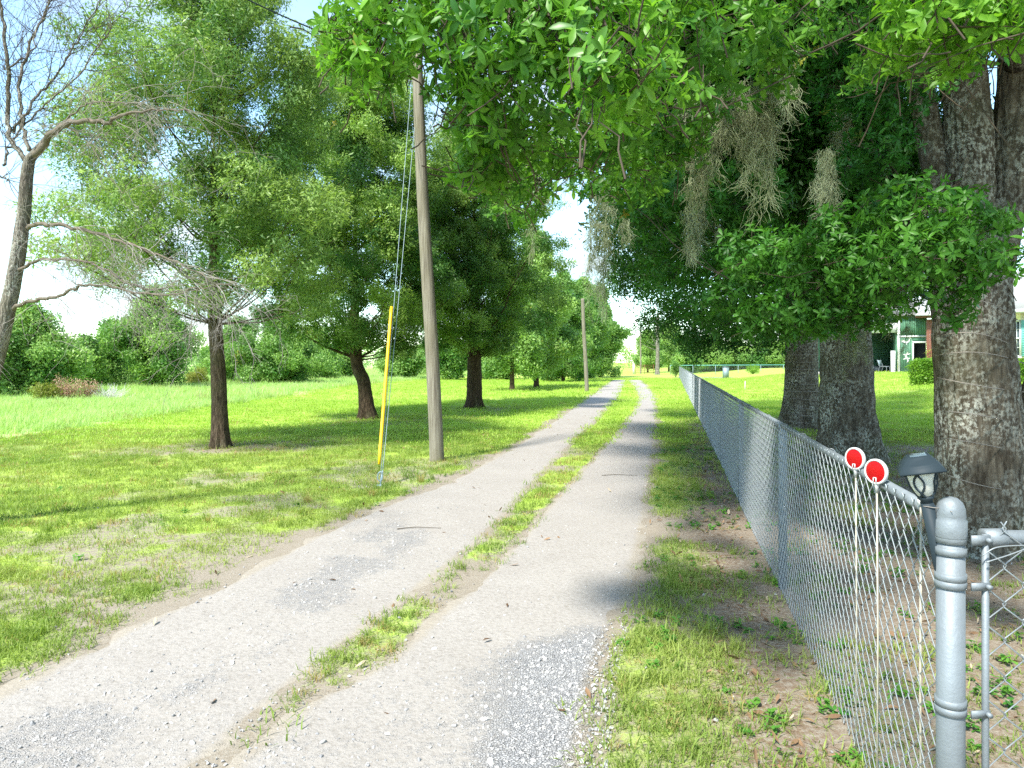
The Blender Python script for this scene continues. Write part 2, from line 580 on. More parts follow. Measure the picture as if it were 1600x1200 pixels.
M['ground'] = ground_mat()
M['drive'] = drive_mat()


def stone_mat():
    m, nt, N, L = new_mat('stone')
    t = attr(nt, 'tint', 'INSTANCER')
    c = mixc(nt, t, (0.20, 0.205, 0.22), (0.46, 0.45, 0.43))
    n = noise(nt, 4, 4, 0.6, objco(nt))
    c = mixc(nt, ramp(nt, n, (0.4, 0.0), (0.75, 0.5)), c, (0.50, 0.46, 0.40))
    principled(nt, c, 0.9, 0, 0.2)
    return m


M['stone'] = stone_mat()

# ------------------------------------------------------------------ scattering
SRC = {}
GN = {}


def source(key, meshes):
    c = bpy.data.collections.new(key + '_source')
    for i, me in enumerate(meshes):
        o = bpy.data.objects.new('%s_%02d' % (key, i), me)
        c.objects.link(o)
    SRC[key] = len(meshes)
    ng = bpy.data.node_groups.new('scatter_' + key, 'GeometryNodeTree')
    ng.interface.new_socket('Geometry', in_out='INPUT', socket_type='NodeSocketGeometry')
    ng.interface.new_socket('Geometry', in_out='OUTPUT', socket_type='NodeSocketGeometry')
    N, L = ng.nodes.new, ng.links.new
    gi, go = N('NodeGroupInput'), N('NodeGroupOutput')
    ci = N('GeometryNodeCollectionInfo')
    ci.inputs['Collection'].default_value = c
    ci.inputs['Separate Children'].default_value = True
    ci.inputs['Reset Children'].default_value = True
    ip = N('GeometryNodeInstanceOnPoints')
    ip.inputs['Pick Instance'].default_value = True

    def na(nm, dt):
        a = N('GeometryNodeInputNamedAttribute')
        a.data_type = dt
        a.inputs['Name'].default_value = nm
        return a.outputs['Attribute']
    e2r = N('FunctionNodeEulerToRotation')
    L(na('rot', 'FLOAT_VECTOR'), e2r.inputs[0])
    L(gi.outputs[0], ip.inputs['Points'])
    L(ci.outputs[0], ip.inputs['Instance'])
    L(na('pick', 'INT'), ip.inputs['Instance Index'])
    L(e2r.outputs[0], ip.inputs['Rotation'])
    L(na('scl', 'FLOAT_VECTOR'), ip.inputs['Scale'])
    L(ip.outputs[0], go.inputs[0])
    GN[key] = ng


def rotmats(d, spin):
    """rotation matrices whose local +Z points along d"""
    d = d / (np.linalg.norm(d, axis=1)[:, None] + 1e-9)
    ref = np.where(np.abs(d[:, 2:3]) > 0.95, np.array([[1.0, 0, 0]]), np.array([[0, 0, 1.0]]))
    x = np.cross(ref, d); x /= np.linalg.norm(x, axis=1)[:, None] + 1e-9
    y = np.cross(d, x)
    c, s = np.cos(spin)[:, None], np.sin(spin)[:, None]
    return np.stack([x * c + y * s, -x * s + y * c, d], 2)


def eulers(Rm):
    return np.stack([np.arctan2(Rm[:, 2, 1], Rm[:, 2, 2]), np.arcsin(np.clip(-Rm[:, 2, 0], -1, 1)), np.arctan2(Rm[:, 1, 0], Rm[:, 0, 0])], 1)


def scatter(name, key, P, rot, scl, tint, parent=None, mark=True):
    P = np.asarray(P, float)
    n = len(P)
    if parent is not None:
        P = P - np.array(parent.location)
    me = bpy.data.meshes.new(name)
    me.vertices.add(n)
    me.vertices.foreach_set('co', P.ravel())
    scl = np.asarray(scl, float)
    if scl.ndim == 1:
        scl = np.repeat(scl[:, None], 3, 1)
    for nm, ty, arr in (('rot', 'FLOAT_VECTOR', rot), ('scl', 'FLOAT_VECTOR', scl)):
        a = me.attributes.new(nm, ty, 'POINT')
        a.data.foreach_set('vector', np.ascontiguousarray(arr, dtype=np.float32).ravel())
    a = me.attributes.new('tint', 'FLOAT', 'POINT')
    a.data.foreach_set('value', np.ascontiguousarray(tint, dtype=np.float32))
    a = me.attributes.new('pick', 'INT', 'POINT')
    a.data.foreach_set('value', NR.integers(0, SRC[key], n).astype(np.int32))
    o = link(name, me, parent)
    md = o.modifiers.new('scatter', 'NODES')
    md.node_group = GN[key]
    if mark:
        o['kind'] = 'stuff'
    return o


def upright(n, tilt=0.15):
    d = np.stack([NR.normal(0, tilt, n), NR.normal(0, tilt, n), np.ones(n)], 1)
    return eulers(rotmats(d, NR.uniform(0, 6.283, n)))


def unit(n):
    d = NR.normal(size=(n, 3))
    return d / np.linalg.norm(d, axis=1)[:, None]


# leaf shapes -------------------------------------------------------
def leaf_shape(L=0.066, W=0.024, fold=0.25, sag=0.25, rows=((0.0, .08), (0.3, .62), (0.62, 1.0), (0.86, .62), (1.0, 0.05))):
    """a leaf along +Y: midrib and two edges"""
    V = []
    for t, w in rows:
        z = -sag * L * t * t
        e = w * W / 2
        V += [(-e, t * L, z + fold * e), (0, t * L, z), (e, t * L, z + fold * e)]
    V = np.array(V)
    Q = []
    for i in range(len(rows) - 1):
        a = i * 3
        Q += [(a, a + 1, a + 4, a + 3), (a + 1, a + 2, a + 5, a + 4)]
    return V, np.array(Q)


def kite(L=0.07, W=0.024):
    V = np.array([(0, 0, 0), (-W / 2, L * 0.5, 0.004), (0, L, -0.006), (W / 2, L * 0.5, 0.004)])
    return V, np.array([[0, 3, 2, 1]])


def rx(a):
    c, s = math.cos(a), math.sin(a)
    return np.array([[1, 0, 0], [0, c, -s], [0, s, c]])


def ry(a):
    c, s = math.cos(a), math.sin(a)
    return np.array([[c, 0, s], [0, 1, 0], [-s, 0, c]])


def rz(a):
    c, s = math.cos(a), math.sin(a)
    return np.array([[c, -s, 0], [s, c, 0], [0, 0, 1]])


LEAFV, LEAFQ = leaf_shape()
LEAF_ROWS = ((0.0, .1), (0.45, .9), (0.75, .9), (1.0, 0.1))
ROSETTES = []          # list of leaf matrices per variant (3x3, offset)


def rosette_mats(rr):
    out = []
    n = rr.randint(6, 9)
    for i in range(n):
        el = math.radians(rr.uniform(-8, 48))
        s = rr.uniform(0.5, 1.15)
        Mx = rz(i * 2.39996 + rr.uniform(-.45, .45)) @ rx(el) @ ry(rr.uniform(-.5, .5)) * s
        out.append((Mx, np.array([0, 0, rr.uniform(-0.02, 0.012)])))
    return out


def mk_rosettes(key, mat, n=6, lv=None):
    rr = random.Random(5)
    meshes = []
    V0, Q0 = lv or (LEAFV, LEAFQ)
    for k in range(n):
        mb = MB()
        ms = rosette_mats(rr)
        if key == 'near':
            ROSETTES.append(ms)
        for Mx, off in ms:
            mb.add(V0 @ Mx.T + off, Q0)
        mb.tube([(0, 0, -0.09), (0.006, 0, -0.04), (0, 0, 0.0)], [0.0022, 0.002, 0.0012], 3, cap=False)
        meshes.append(mb.mesh(key, mat, True))
    source(key, meshes)


def mk_spray(key, mat, leaves, length, L, W, n=6, spread=0.9, kite_leaf=True, ball=False):
    """a leafy twig: leaves set along and around a stem"""
    rr = random.Random(9)
    meshes = []
    for k in range(n):
        mb = MB()
        for i in range(leaves):
            s = rr.uniform(0.7, 1.2)
            V0, Q0 = kite(L * s, W * s)
            if ball:
                d = np.array([rr.gauss(0, 1), rr.gauss(0, 1), rr.gauss(0, 1)])
                d /= np.linalg.norm(d)
                p = d * length * rr.uniform(0.4, 1.0) * np.array([1, 1, .7])
                Mx = rz(rr.uniform(0, 6.28)) @ rx(rr.uniform(-1.2, 0.9)) @ ry(rr.uniform(-.8, .8))
            else:
                t = rr.random()
                side = rr.uniform(0, 6.283)
                branch = rr.uniform(0, 0.35) * length * (1.1 - t)
                p = np.array([math.cos(side) * branch, math.sin(side) * branch, (t - 0.5) * length])
                Mx = rz(side - 1.57 + rr.uniform(-.5, .5)) @ rx(rr.uniform(-0.4, spread)) @ ry(rr.uniform(-.9, .9))
            mb.add(V0 @ Mx.T + p, Q0)
        if not ball:
            mb.tube([(0, 0, -length * .6), (0.01, 0, 0), (0, 0, length * .45)], [0.003, 0.002, 0.001], 3, cap=False)
        meshes.append(mb.mesh(key, mat, False))
    source(key, meshes)


mk_rosettes('near', M['near_leaf'], 6)
mk_rosettes('rosette', M['bough_leaf'], 6, leaf_shape(rows=LEAF_ROWS))
mk_spray('bunch', M['oak_leaf'], 26, 0.30, 0.095, 0.036, 5, ball=True)
mk_spray('laurel', M['laurel_leaf'], 20, 0.42, 0.090, 0.027, 6)
mk_spray('water', M['water_leaf'], 26, 0.42, 0.092, 0.034, 6)
mk_spray('far', M['far_leaf'], 34, 0.50, 0.17, 0.075, 6, ball=True)
mk_spray('yellow', M['yellow_leaf'], 30, 0.40, 0.12, 0.05, 3, ball=True)
mk_spray('hedge', M['hedge_leaf'], 26, 0.20, 0.085, 0.045, 4, ball=True)
mk_spray('dry', M['dry_leaf'], 20, 0.35, 0.10, 0.04, 3, ball=True)


def mk_grass(key, mat, blades, hgt, rad, w, lie, n=6, seg=3):
    rr = random.Random(3)
    meshes = []
    for k in range(n):
        mb = MB()
        for i in range(blades):
            a = rr.uniform(0, 6.283)
            r0 = rad * math.sqrt(rr.random())
            b = rr.uniform(0, 6.283)
            h = hgt * rr.uniform(0.5, 1.25)
            bend = rr.uniform(0.2, 1.0) * lie
            base = np.array([math.cos(a) * r0, math.sin(a) * r0, -0.006])
            d = np.array([math.cos(b), math.sin(b), 0])
            sd = np.array([-d[1], d[0], 0]) * w * rr.uniform(.6, 1.2) / 2
            P = []
            for q in range(seg):
                t = q / seg
                ang = bend * t
                P.append(base + d * h * (math.sin(bend * t) * t) + np.array([0, 0, h * t * math.cos(ang)]))
            tip = base + d * h * math.sin(bend) + np.array([0, 0, h * max(math.cos(bend), 0.12)])
            V = []
            for q, p in enumerate(P):
                ww = 1 - 0.25 * q
                V += [p - sd * ww, p + sd * ww]
            V.append(tip)
            Q = [[2 * q, 2 * q + 1, 2 * q + 3, 2 * q + 2] for q in range(seg - 1)]
            mb.add(V, [np.array(Q), np.array([[2 * seg - 2, 2 * seg - 1, 2 * seg]])])
        meshes.append(mb.mesh(key, mat, True))
    source(key, meshes)


mk_grass('tuft', M['grass'], 20, 0.070, 0.06, 0.0055, 1.4)
mk_grass('turf', M['grass'], 40, 0.060, 0.13, 0.0060, 1.3, 6, 2)
mk_grass('mown', M['mown'], 44, 0.065, 0.30, 0.016, 1.1, 5, 2)
mk_grass('tall', M['tall'], 40, 0.34, 0.28, 0.016, 0.9, 5, 2)
mk_grass('clump', M['grass'], 46, 0.16, 0.05, 0.0060, 1.15, 5)


def mk_weeds():
    rr = random.Random(4)
    ms = []
    for k in range(5):
        mb = MB()
        for i in range(rr.randint(9, 15)):
            V0, Q0 = leaf_shape(rr.uniform(.03, .055), rr.uniform(.018, .028), rows=LEAF_ROWS)
            Mx = rz(i * 2.4) @ rx(rr.uniform(-.1, .7))
            off = np.array([rr.uniform(-.03, .03), rr.uniform(-.03, .03), rr.uniform(0.004, .05)])
            mb.add(V0 @ Mx.T + off, Q0)
        ms.append(mb.mesh('weed', M['weed'], True))
    source('weed', ms)
    ms = []
    for k in range(5):
        V0, Q0 = leaf_shape(rr.uniform(.05, .075), rr.uniform(.02, .028), rr.uniform(-.6, .8), rr.uniform(-.5, .3), LEAF_ROWS)
        ms.append(MB().add(V0, Q0).mesh('fallen', M['litter'], True))
    source('fallen', ms)
    ms = []
    for k in range(6):
        d = unit(14) * NR.uniform(0.7, 1.0, (14, 1)) * np.array([1, 0.8, 0.6])
        import bmesh
        bm = bmesh.new()
        for p in d:
            bm.verts.new(p)
        bmesh.ops.convex_hull(bm, input=bm.verts)
        me = bpy.data.meshes.new('stone')
        bm.to_mesh(me)
        bm.free()
        me.materials.append(M['stone'])
        ms.append(me)
    source('stone', ms)


mk_weeds()


def mk_moss():
    """short tangles of thin curling strands"""
    rr = random.Random(8)
    ms = []
    for k in range(5):
        mb = MB()
        for i in range(5):
            p = np.array([rr.uniform(-.03, .03), rr.uniform(-.03, .03), rr.uniform(-.02, .02)])
            d = np.array([rr.uniform(-.5, .5), rr.uniform(-.5, .5), -1.0])
            P = [p]
            for q in range(6):
                d = d * .75 + np.array([rr.gauss(0, .42), rr.gauss(0, .42), rr.gauss(-.35, .25)])
                P.append(P[-1] + d / np.linalg.norm(d) * 0.022)
            mb.tube(P, np.linspace(0.0016, 0.0008, 7), 3, cap=False)
        ms.append(mb.mesh('moss', M['moss'], False))
    source('moss', ms)


mk_moss()

# ------------------------------------------------------------------ the lie of the land
FX0, FS = 0.79, 0.2252              # fence line: x = FX0 + FS*y


def fdist(x, y):
    return x - (FX0 + FS * y)


def hz(x, y):
    d = fdist(np.asarray(x, float), np.asarray(y, float))
    return 0.8 * sstep(4, 16, d)


def poly(pts):
    g = sorted((gxy(*p)[1], gxy(*p)[0]) for p in pts)
    Y = np.array([a for a, b in g]); X = np.array([b for a, b in g])
    return lambda y: np.interp(y, Y, X)


TL1 = poly([(-420, 1300), (-150, 1180), (0, 1090), (200, 987), (400, 892), (500, 835), (600, 792), (700, 755), (800, 702), (870, 656), (925, 618), (948, 601), (962, 592)])
TL2 = poly([(200, 1300), (330, 1180), (440, 1085), (540, 1005), (650, 925), (745, 850), (815, 775), (880, 705), (938, 652), (966, 620), (974, 602), (978, 593)])
TR1 = poly([(250, 1300), (380, 1185), (490, 1095), (600, 1040), (690, 960), (780, 880), (850, 800), (925, 720), (962, 675), (992, 640), (1000, 620), (990, 602), (980, 593)])
TR2 = poly([(880, 1300), (905, 1190), (935, 1030), (975, 940), (1000, 850), (1014, 760), (1021, 700), (1026, 650), (1022, 620), (1010, 602), (1000, 593)])
YEND = 64.0


def sdist(x, y):
    """signed distance to the wheel tracks: negative inside; also which side"""
    a = np.maximum(TL1(y) - x, x - TL2(y))
    b = np.maximum(TR1(y) - x, x - TR2(y))
    s = np.minimum(a, b)
    return np.where(y > YEND, 5.0, s)


def tall_edge(y):
    return np.interp(y, [0, 12, 15, 21, 50, 80, 120, 160], [-13.5, -11.6, -10.4, -10.6, -11, -5, 6, 14])


def cover(x, y):
    """how much of the ground is grass: 0 bare .. 1 thick"""
    s = sdist(x, y)
    fd = fdist(x, y)
    n = fbm(x * 1.3, y * 1.3, 3.0, 4) - 0.5
    nb = fbm(x * 0.35, y * 0.35, 9.0, 3) - 0.5
    left, right = x < TL1(y), x > TR2(y)
    s2 = s + n * np.where(left | right, .5, .04)
    wide = np.where(left, np.interp(y, [3, 8, 30], [.62, .5, .3]), np.where(right, 0.24, 0.07))
    c = sstep(-0.03, 1, s2 / wide) * np.where(left | right, 1, 0.95)
    far = sstep(9, 22, y)
    patch = sstep(-0.16, 0.12, n + nb * 0.9 + 0.05)
    c = c * np.where(left, (0.46 + 0.54 * patch) * (1 - far) + far, (0.10 + 0.62 * patch) * (1 - far) + far)
    # median: bare at the front, then patchy
    med = (~left) & (~right)
    c = np.where(med, c * np.interp(y, [2.6, 3.6, 5, 20, 30], [0.08, 0.7, 1.5, 1.1, 1]), c)
    # worn strip along the fence and under the oaks
    strip = np.exp(-((fd + 0.15) / 0.35) ** 2) * sstep(24, 16, y)
    c = c * (1 - 0.75 * strip)
    yard = sstep(-0.1, 0.4, fd) * sstep(5.2, 3.2, fd + nb * 2) * sstep(23, 19, y)
    c = c * (1 - 0.72 * yard)
    # thin turf in the shade of the trees along the field
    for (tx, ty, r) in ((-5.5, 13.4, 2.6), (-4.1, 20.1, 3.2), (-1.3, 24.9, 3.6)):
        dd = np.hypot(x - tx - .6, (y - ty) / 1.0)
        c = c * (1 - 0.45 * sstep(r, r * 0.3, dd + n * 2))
    return np.clip(c, 0, 1)


def litter(x, y):
    fd = fdist(x, y)
    nb = fbm(x * 0.5, y * 0.5, 5.0, 3) - 0.5
    a = np.exp(-((fd + 0.25 + nb * .6) / 0.45) ** 2) * sstep(24, 14, y) * 0.9
    b = sstep(-0.1, 0.4, fd) * sstep(5, 2, fd + nb * 2) * sstep(23, 19, y) * 0.7
    c = 0.0
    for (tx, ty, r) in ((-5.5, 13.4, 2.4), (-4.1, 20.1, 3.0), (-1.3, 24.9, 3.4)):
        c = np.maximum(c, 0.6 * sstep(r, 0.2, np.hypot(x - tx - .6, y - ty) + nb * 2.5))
    return np.clip(np.maximum(np.maximum(a, b), c), 0, 1)


def add_attr(me, nm, arr):
    a = me.attributes.new(nm, 'FLOAT', 'POINT')
    a.data.foreach_set('value', np.ascontiguousarray(arr, dtype=np.float32))


def build_ground():
    ys = np.concatenate([np.array([-60, -25, -12, -6, -3, -1, 0, .8]), np.arange(1.4, 9, 0.06), 9 * 1.018 ** np.arange(0, 130), [100, 120, 150, 200, 280, 420, 700, 1200, 2000]])
    xp = np.concatenate([np.arange(0, 4.5, 0.07), 4.5 * 1.035 ** np.arange(0, 80), [75, 95, 130, 200, 320, 520, 900, 1600]])
    xs = np.concatenate([-xp[:0:-1], xp])
    X, Y = np.meshgrid(xs, ys)
    Z = hz(X, Y) + 0.02 * (fbm(X * .8, Y * .8, 1, 3) - .5) * sstep(60, 30, np.abs(X) + np.abs(Y))
    n, m = X.shape
    i = np.arange(n - 1)[:, None] * m + np.arange(m - 1)[None]
    Q = np.stack([i, i + 1, i + m + 1, i + m], -1).reshape(-1, 4)
    mb = MB().add(np.stack([X, Y, Z], -1), Q)
    o = mb.build('ground', M['ground'], None, True)
    x, y = X.ravel(), Y.ravel()
    add_attr(o.data, 'green', np.where(y < 140, cover(x, y), 1.0) * np.interp(y, [0, 14, 30], [.62, .85, 1.0]))
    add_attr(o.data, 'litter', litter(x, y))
    add_attr(o.data, 'tall', sstep(0.3, -0.3, x - tall_edge(y) + (fbm(x * .6, y * .6, 2, 3) - .5) * 2) * (y > 3))
    o['kind'] = 'structure'
    # driveway: two worn wheel tracks merging at the front, one sheet with ragged edges
    ys = np.concatenate([np.arange(1.2, 7, 0.035), 7 * 1.012 ** np.arange(0, 190)])
    ys = ys[ys < YEND]
    u = np.linspace(0, 1, 190)
    A, B = TL1(ys) - 0.4, TR2(ys) + 0.4
    X = A[:, None] + (B - A)[:, None] * u[None]
    Y = np.repeat(ys[:, None], len(u), 1)
    s = sdist(X, Y)
    inside = s + (fbm(X * 4, Y * 4, 7, 4) - .5) * 0.30 - .06
    Zg = np.where(inside > -.14, -.004 + (.008 + .0004 * Y) * sstep(0.0, -.14, inside), .004 + .0004 * Y) + 0.02 * (fbm(X * .8, Y * .8, 1, 3) - .5) * sstep(60, 30, np.abs(X) + np.abs(Y)) + 0.004 * (fbm(X * 6, Y * 6, 3, 3) - .5) * sstep(-.02, -.2, inside)
    n, m = X.shape
    i = np.arange(n - 1)[:, None] * m + np.arange(m - 1)[None]
    ok = (inside[:-1, :-1] < 0) & (inside[1:, 1:] < 0)
    mb = MB().add(np.stack([X, Y, Zg], -1), np.stack([i, i + 1, i + m + 1, i + m], -1)[ok])
    o = mb.build('driveway', M['drive'], None, True)
    add_attr(o.data, 'gravel', gravel_amt(X.ravel(), Y.ravel()))
    add_attr(o.data, 'edge', sstep(0.04, -0.13, s.ravel()))
    o['kind'] = 'structure'


def gravel_amt(x, y):
    n = fbm(x * 1.1, y * 1.1, 4, 3) - .5
    # band of loose grey stone along the right-hand edge, and two washed patches in the left track
    e = TR2(y) - x
    a = sstep(0.75, 0.1, e + n * .7) * sstep(5.6, 4.0, y + n * 2)
    b = sstep(0.55, 0.15, np.abs(x - (TL1(y) * .55 + TL2(y) * .45) + n * .5)) * sstep(9, 6.5, y + n * 2)
    c = 0.30 * sstep(4.4, 2.6, y + n * 1.5)
    return np.clip(np.maximum(np.maximum(a, b * (.16 + .3 * sstep(.40, .66, fbm(x * 2.3, y * 2.3, 8, 3)))), c), 0, 1)


build_ground()


def frustum_pts(y0, y1, per_m2, k=0.78, pad=1.6):
    """random ground points in the part of the land the picture (and a step aside) can see"""
    w = k * y1 + pad
    n = int(2 * w * (y1 - y0) * per_m2)
    x, y = NR.uniform(-w, w, n), NR.uniform(y0, y1, n)
    keep = np.abs(x) < k * y + pad
    return x[keep], y[keep]


def lay(x, y, dz=0.0):
    return np.stack([x, y, hz(x, y) + 0.02 * (fbm(x * .8, y * .8, 1, 3) - .5) * sstep(60, 30, np.abs(x) + np.abs(y)) + dz], 1)


def build_grass():
    def put(name, key, y0, y1, dens, s0, s1, gate=None, tilt=.15, zs=None, power=1.0):
        x, y = frustum_pts(y0, y1, dens)
        c = cover(x, y) ** power
        if gate is not None:
            c = c * gate(x, y)
        k = NR.random(len(x)) < c
        x, y, c = x[k], y[k], c[k]
        n = len(x)
        if n == 0:
            return
        sc = NR.uniform(s0, s1, n)
        scl = np.stack([sc, sc, sc * NR.uniform(.7, 1.2, n)], 1)
        t = np.clip(fbm(x * .7, y * .7, 6, 3) * 1.1 - .05 + NR.normal(0, .16, n), 0, 1)
        scatter(name, key, lay(x, y), upright(n, tilt), scl, t)
    notall = lambda x, y: (x > tall_edge(y) - .2) * 1.0
    istall = lambda x, y: (x < tall_edge(y) + (fbm(x * .6, y * .6, 2, 3) - .5) * 1.5) * 1.0
    put('grass', 'tuft', 1.5, 5.5, 330, .7, 1.3, notall, power=1.3)
    put('grass', 'turf', 1.6, 9, 120, .75, 1.3, notall, power=1.2)
    put('grass', 'turf', 9, 17, 75, .9, 1.5, notall)
    put('grass', 'mown', 14, 30, 26, .8, 1.2, notall)
    put('grass', 'mown', 30, 70, 6, 1.1, 1.8, notall)
    put('tall_grass', 'tall', 8, 30, 16, .55, 1.0, istall)
    put('tall_grass', 'tall', 30, 75, 4.5, .9, 1.4, istall)
    put('tall_grass', 'tall', 75, 150, .9, 1.2, 2.0, istall)
    # taller tussocks, mostly along the median and the verge
    gate = lambda x, y: np.where(sdist(x, y) < 1.4, 1.0, .25) * (fbm(x * 1.7, y * 1.7, 12, 2) > .52)
    put('grass', 'clump', 2.0, 12, 9, .5, 1.05, gate, .2, power=.8)
    gate2 = lambda x, y: np.where((x > TR2(y)) & (fdist(x, y) < 3.2), 1.0, .06) * (fbm(x * 1.4, y * 1.4, 20, 2) > .45)
    x, y = frustum_pts(1.8, 14, 34)
    g = gate2(x, y) * (sdist(x, y) > .1)
    k = NR.random(len(x)) < g
    x, y = x[k], y[k]
    scatter('weeds', 'weed', lay(x, y), upright(len(x), .2), NR.uniform(.4, .95, len(x)), NR.random(len(x)))
    # fallen leaves
    x, y = frustum_pts(1.6, 22, 70)
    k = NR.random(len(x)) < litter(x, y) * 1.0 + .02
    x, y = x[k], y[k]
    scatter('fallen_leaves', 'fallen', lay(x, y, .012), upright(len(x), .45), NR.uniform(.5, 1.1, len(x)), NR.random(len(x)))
    # loose stones
    x, y = frustum_pts(1.6, 10, 2300)
    k = NR.random(len(x)) < np.where(sdist(x, y) < .12, gravel_amt(x, y) ** 1.5 * .75 + .03, .004) * np.interp(y, [3, 6, 10], [1, .55, .2])
    x, y = x[k], y[k]
    sz = NR.lognormal(math.log(.0085), .36, len(x))
    scatter('gravel', 'stone', lay(x, y, .006), eulers(rotmats(unit(len(x)) * np.array([.4, .4, 1]), NR.uniform(0, 6, len(x)))), sz, NR.random(len(x)))


build_grass()

# ------------------------------------------------------------------ trees


def spline(P, n):
    P = np.asarray(P, float)
    t = np.linspace(0, len(P) - 1, n)
    Q = np.vstack([2 * P[0] - P[1], P, 2 * P[-1] - P[-2]])
    i = np.minimum(t.astype(int), len(P) - 2)
    f = (t - i)[:, None]
    a, b, c, d = Q[i], Q[i + 1], Q[i + 2], Q[i + 3]
    return 0.5 * ((2 * b) + (c - a) * f + (2 * a - 5 * b + 4 * c - d) * f ** 2 + (3 * b - a - 3 * c + d) * f ** 3)


def bark_tube(mb, P, r, sides=72, rings=140, amp=0.022, flare=0.0, fh=0.5, seed=0.0, roots=6):
    """a trunk with furrowed bark and a flared, buttressed foot"""
    P = spline(P, rings)
    rr = np.interp(np.linspace(0, 1, rings), np.linspace(0, 1, len(r)), r)
    T = np.gradient(P, axis=0)
    T /= np.linalg.norm(T, axis=1)[:, None]
    A = np.cross(T, np.array([0, 1.0, 0])); A /= np.linalg.norm(A, axis=1)[:, None]
    B = np.cross(T, A)
    th = np.linspace(0, 2 * math.pi, sides, endpoint=False)
    c, s = np.cos(th)[None], np.sin(th)[None]
    hgt = (P[:, 2] - P[0, 2])[:, None]
    R0 = rr[:, None] * np.ones_like(c)
    fl = flare * np.exp(-hgt / fh)
    R0 = R0 * (1 + fl * (0.6 + 0.55 * np.cos(roots * th[None] + seed + 2 * np.sin(2 * th[None] + seed))))
    R0 = R0 * (1 + 0.10 * (fbm(c * 1.3 + seed, s * 1.3, hgt * .8, 3) - .5) * 2)
    k = 16.0
    q = fbm(c * rr[:, None] * k + seed, s * rr[:, None] * k, hgt * k * .2, 3)
    ridge = 1 - np.abs(q - .5) * 5
    fine = fbm(c * rr[:, None] * 40, s * rr[:, None] * 40 + seed, hgt * 12, 3) - .5
    R0 = R0 - amp * np.clip(ridge, 0, 1) + amp * .8 * fine
    V = P[:, None] + R0[..., None] * (c[..., None] * A[:, None] + s[..., None] * B[:, None])
    i = np.arange(rings - 1)[:, None] * sides
    j = np.arange(sides)[None]
    j2 = (j + 1) % sides
    Q = np.stack([i + j, i + j2, i + sides + j2, i + sides + j], -1).reshape(-1, 4)
    mb.add(V.reshape(-1, 3), [Q, (np.arange(sides) + (rings - 1) * sides)[None]])
    return mb


def lobe_points(lobes, per, shell=0.35, up=0.35):
    """points, directions and tints for leafy clumps that fill the given ellipsoids"""
    P, D, T = [], [], []
    for (c, r, t) in lobes:
        r = np.asarray(r, float)
        n = max(3, int(per * (r[0] * r[1] * r[2]) ** (2 / 3)))
        u = unit(n)
        rad = (shell + (1 - shell) * NR.random(n)) ** .7
        rad = rad * (0.72 + 0.56 * vnoise(u[:, 0] * 2 + c[0], u[:, 1] * 2 + c[1], u[:, 2] * 2 + c[2]))
        p = c + u * rad[:, None] * r
        d = u * .9 + np.array([0, 0, up]) + NR.normal(0, .45, (n, 3))
        P.append(p); D.append(d)
        T.append(np.clip(t + NR.normal(0, .2, n), 0, 1))
    return np.concatenate(P), np.concatenate(D), np.concatenate(T)


def limb_to(mb, a, b, r0, r1, k=6, sag=0.0, n=7, wob=.08):
    a, b = np.asarray(a, float), np.asarray(b, float)
    L = np.linalg.norm(b - a)
    t = np.linspace(0, 1, n)[:, None]
    P = a + (b - a) * t + np.array([0, 0, 1]) * (np.sin(t * math.pi) * (-sag) * L)
    w = NR.normal(0, wob * L / n, (n, 3)); w[0] = 0; w[-1] = 0
    mb.tube(P + w, np.linspace(r0, r1, n), k, cap=False)


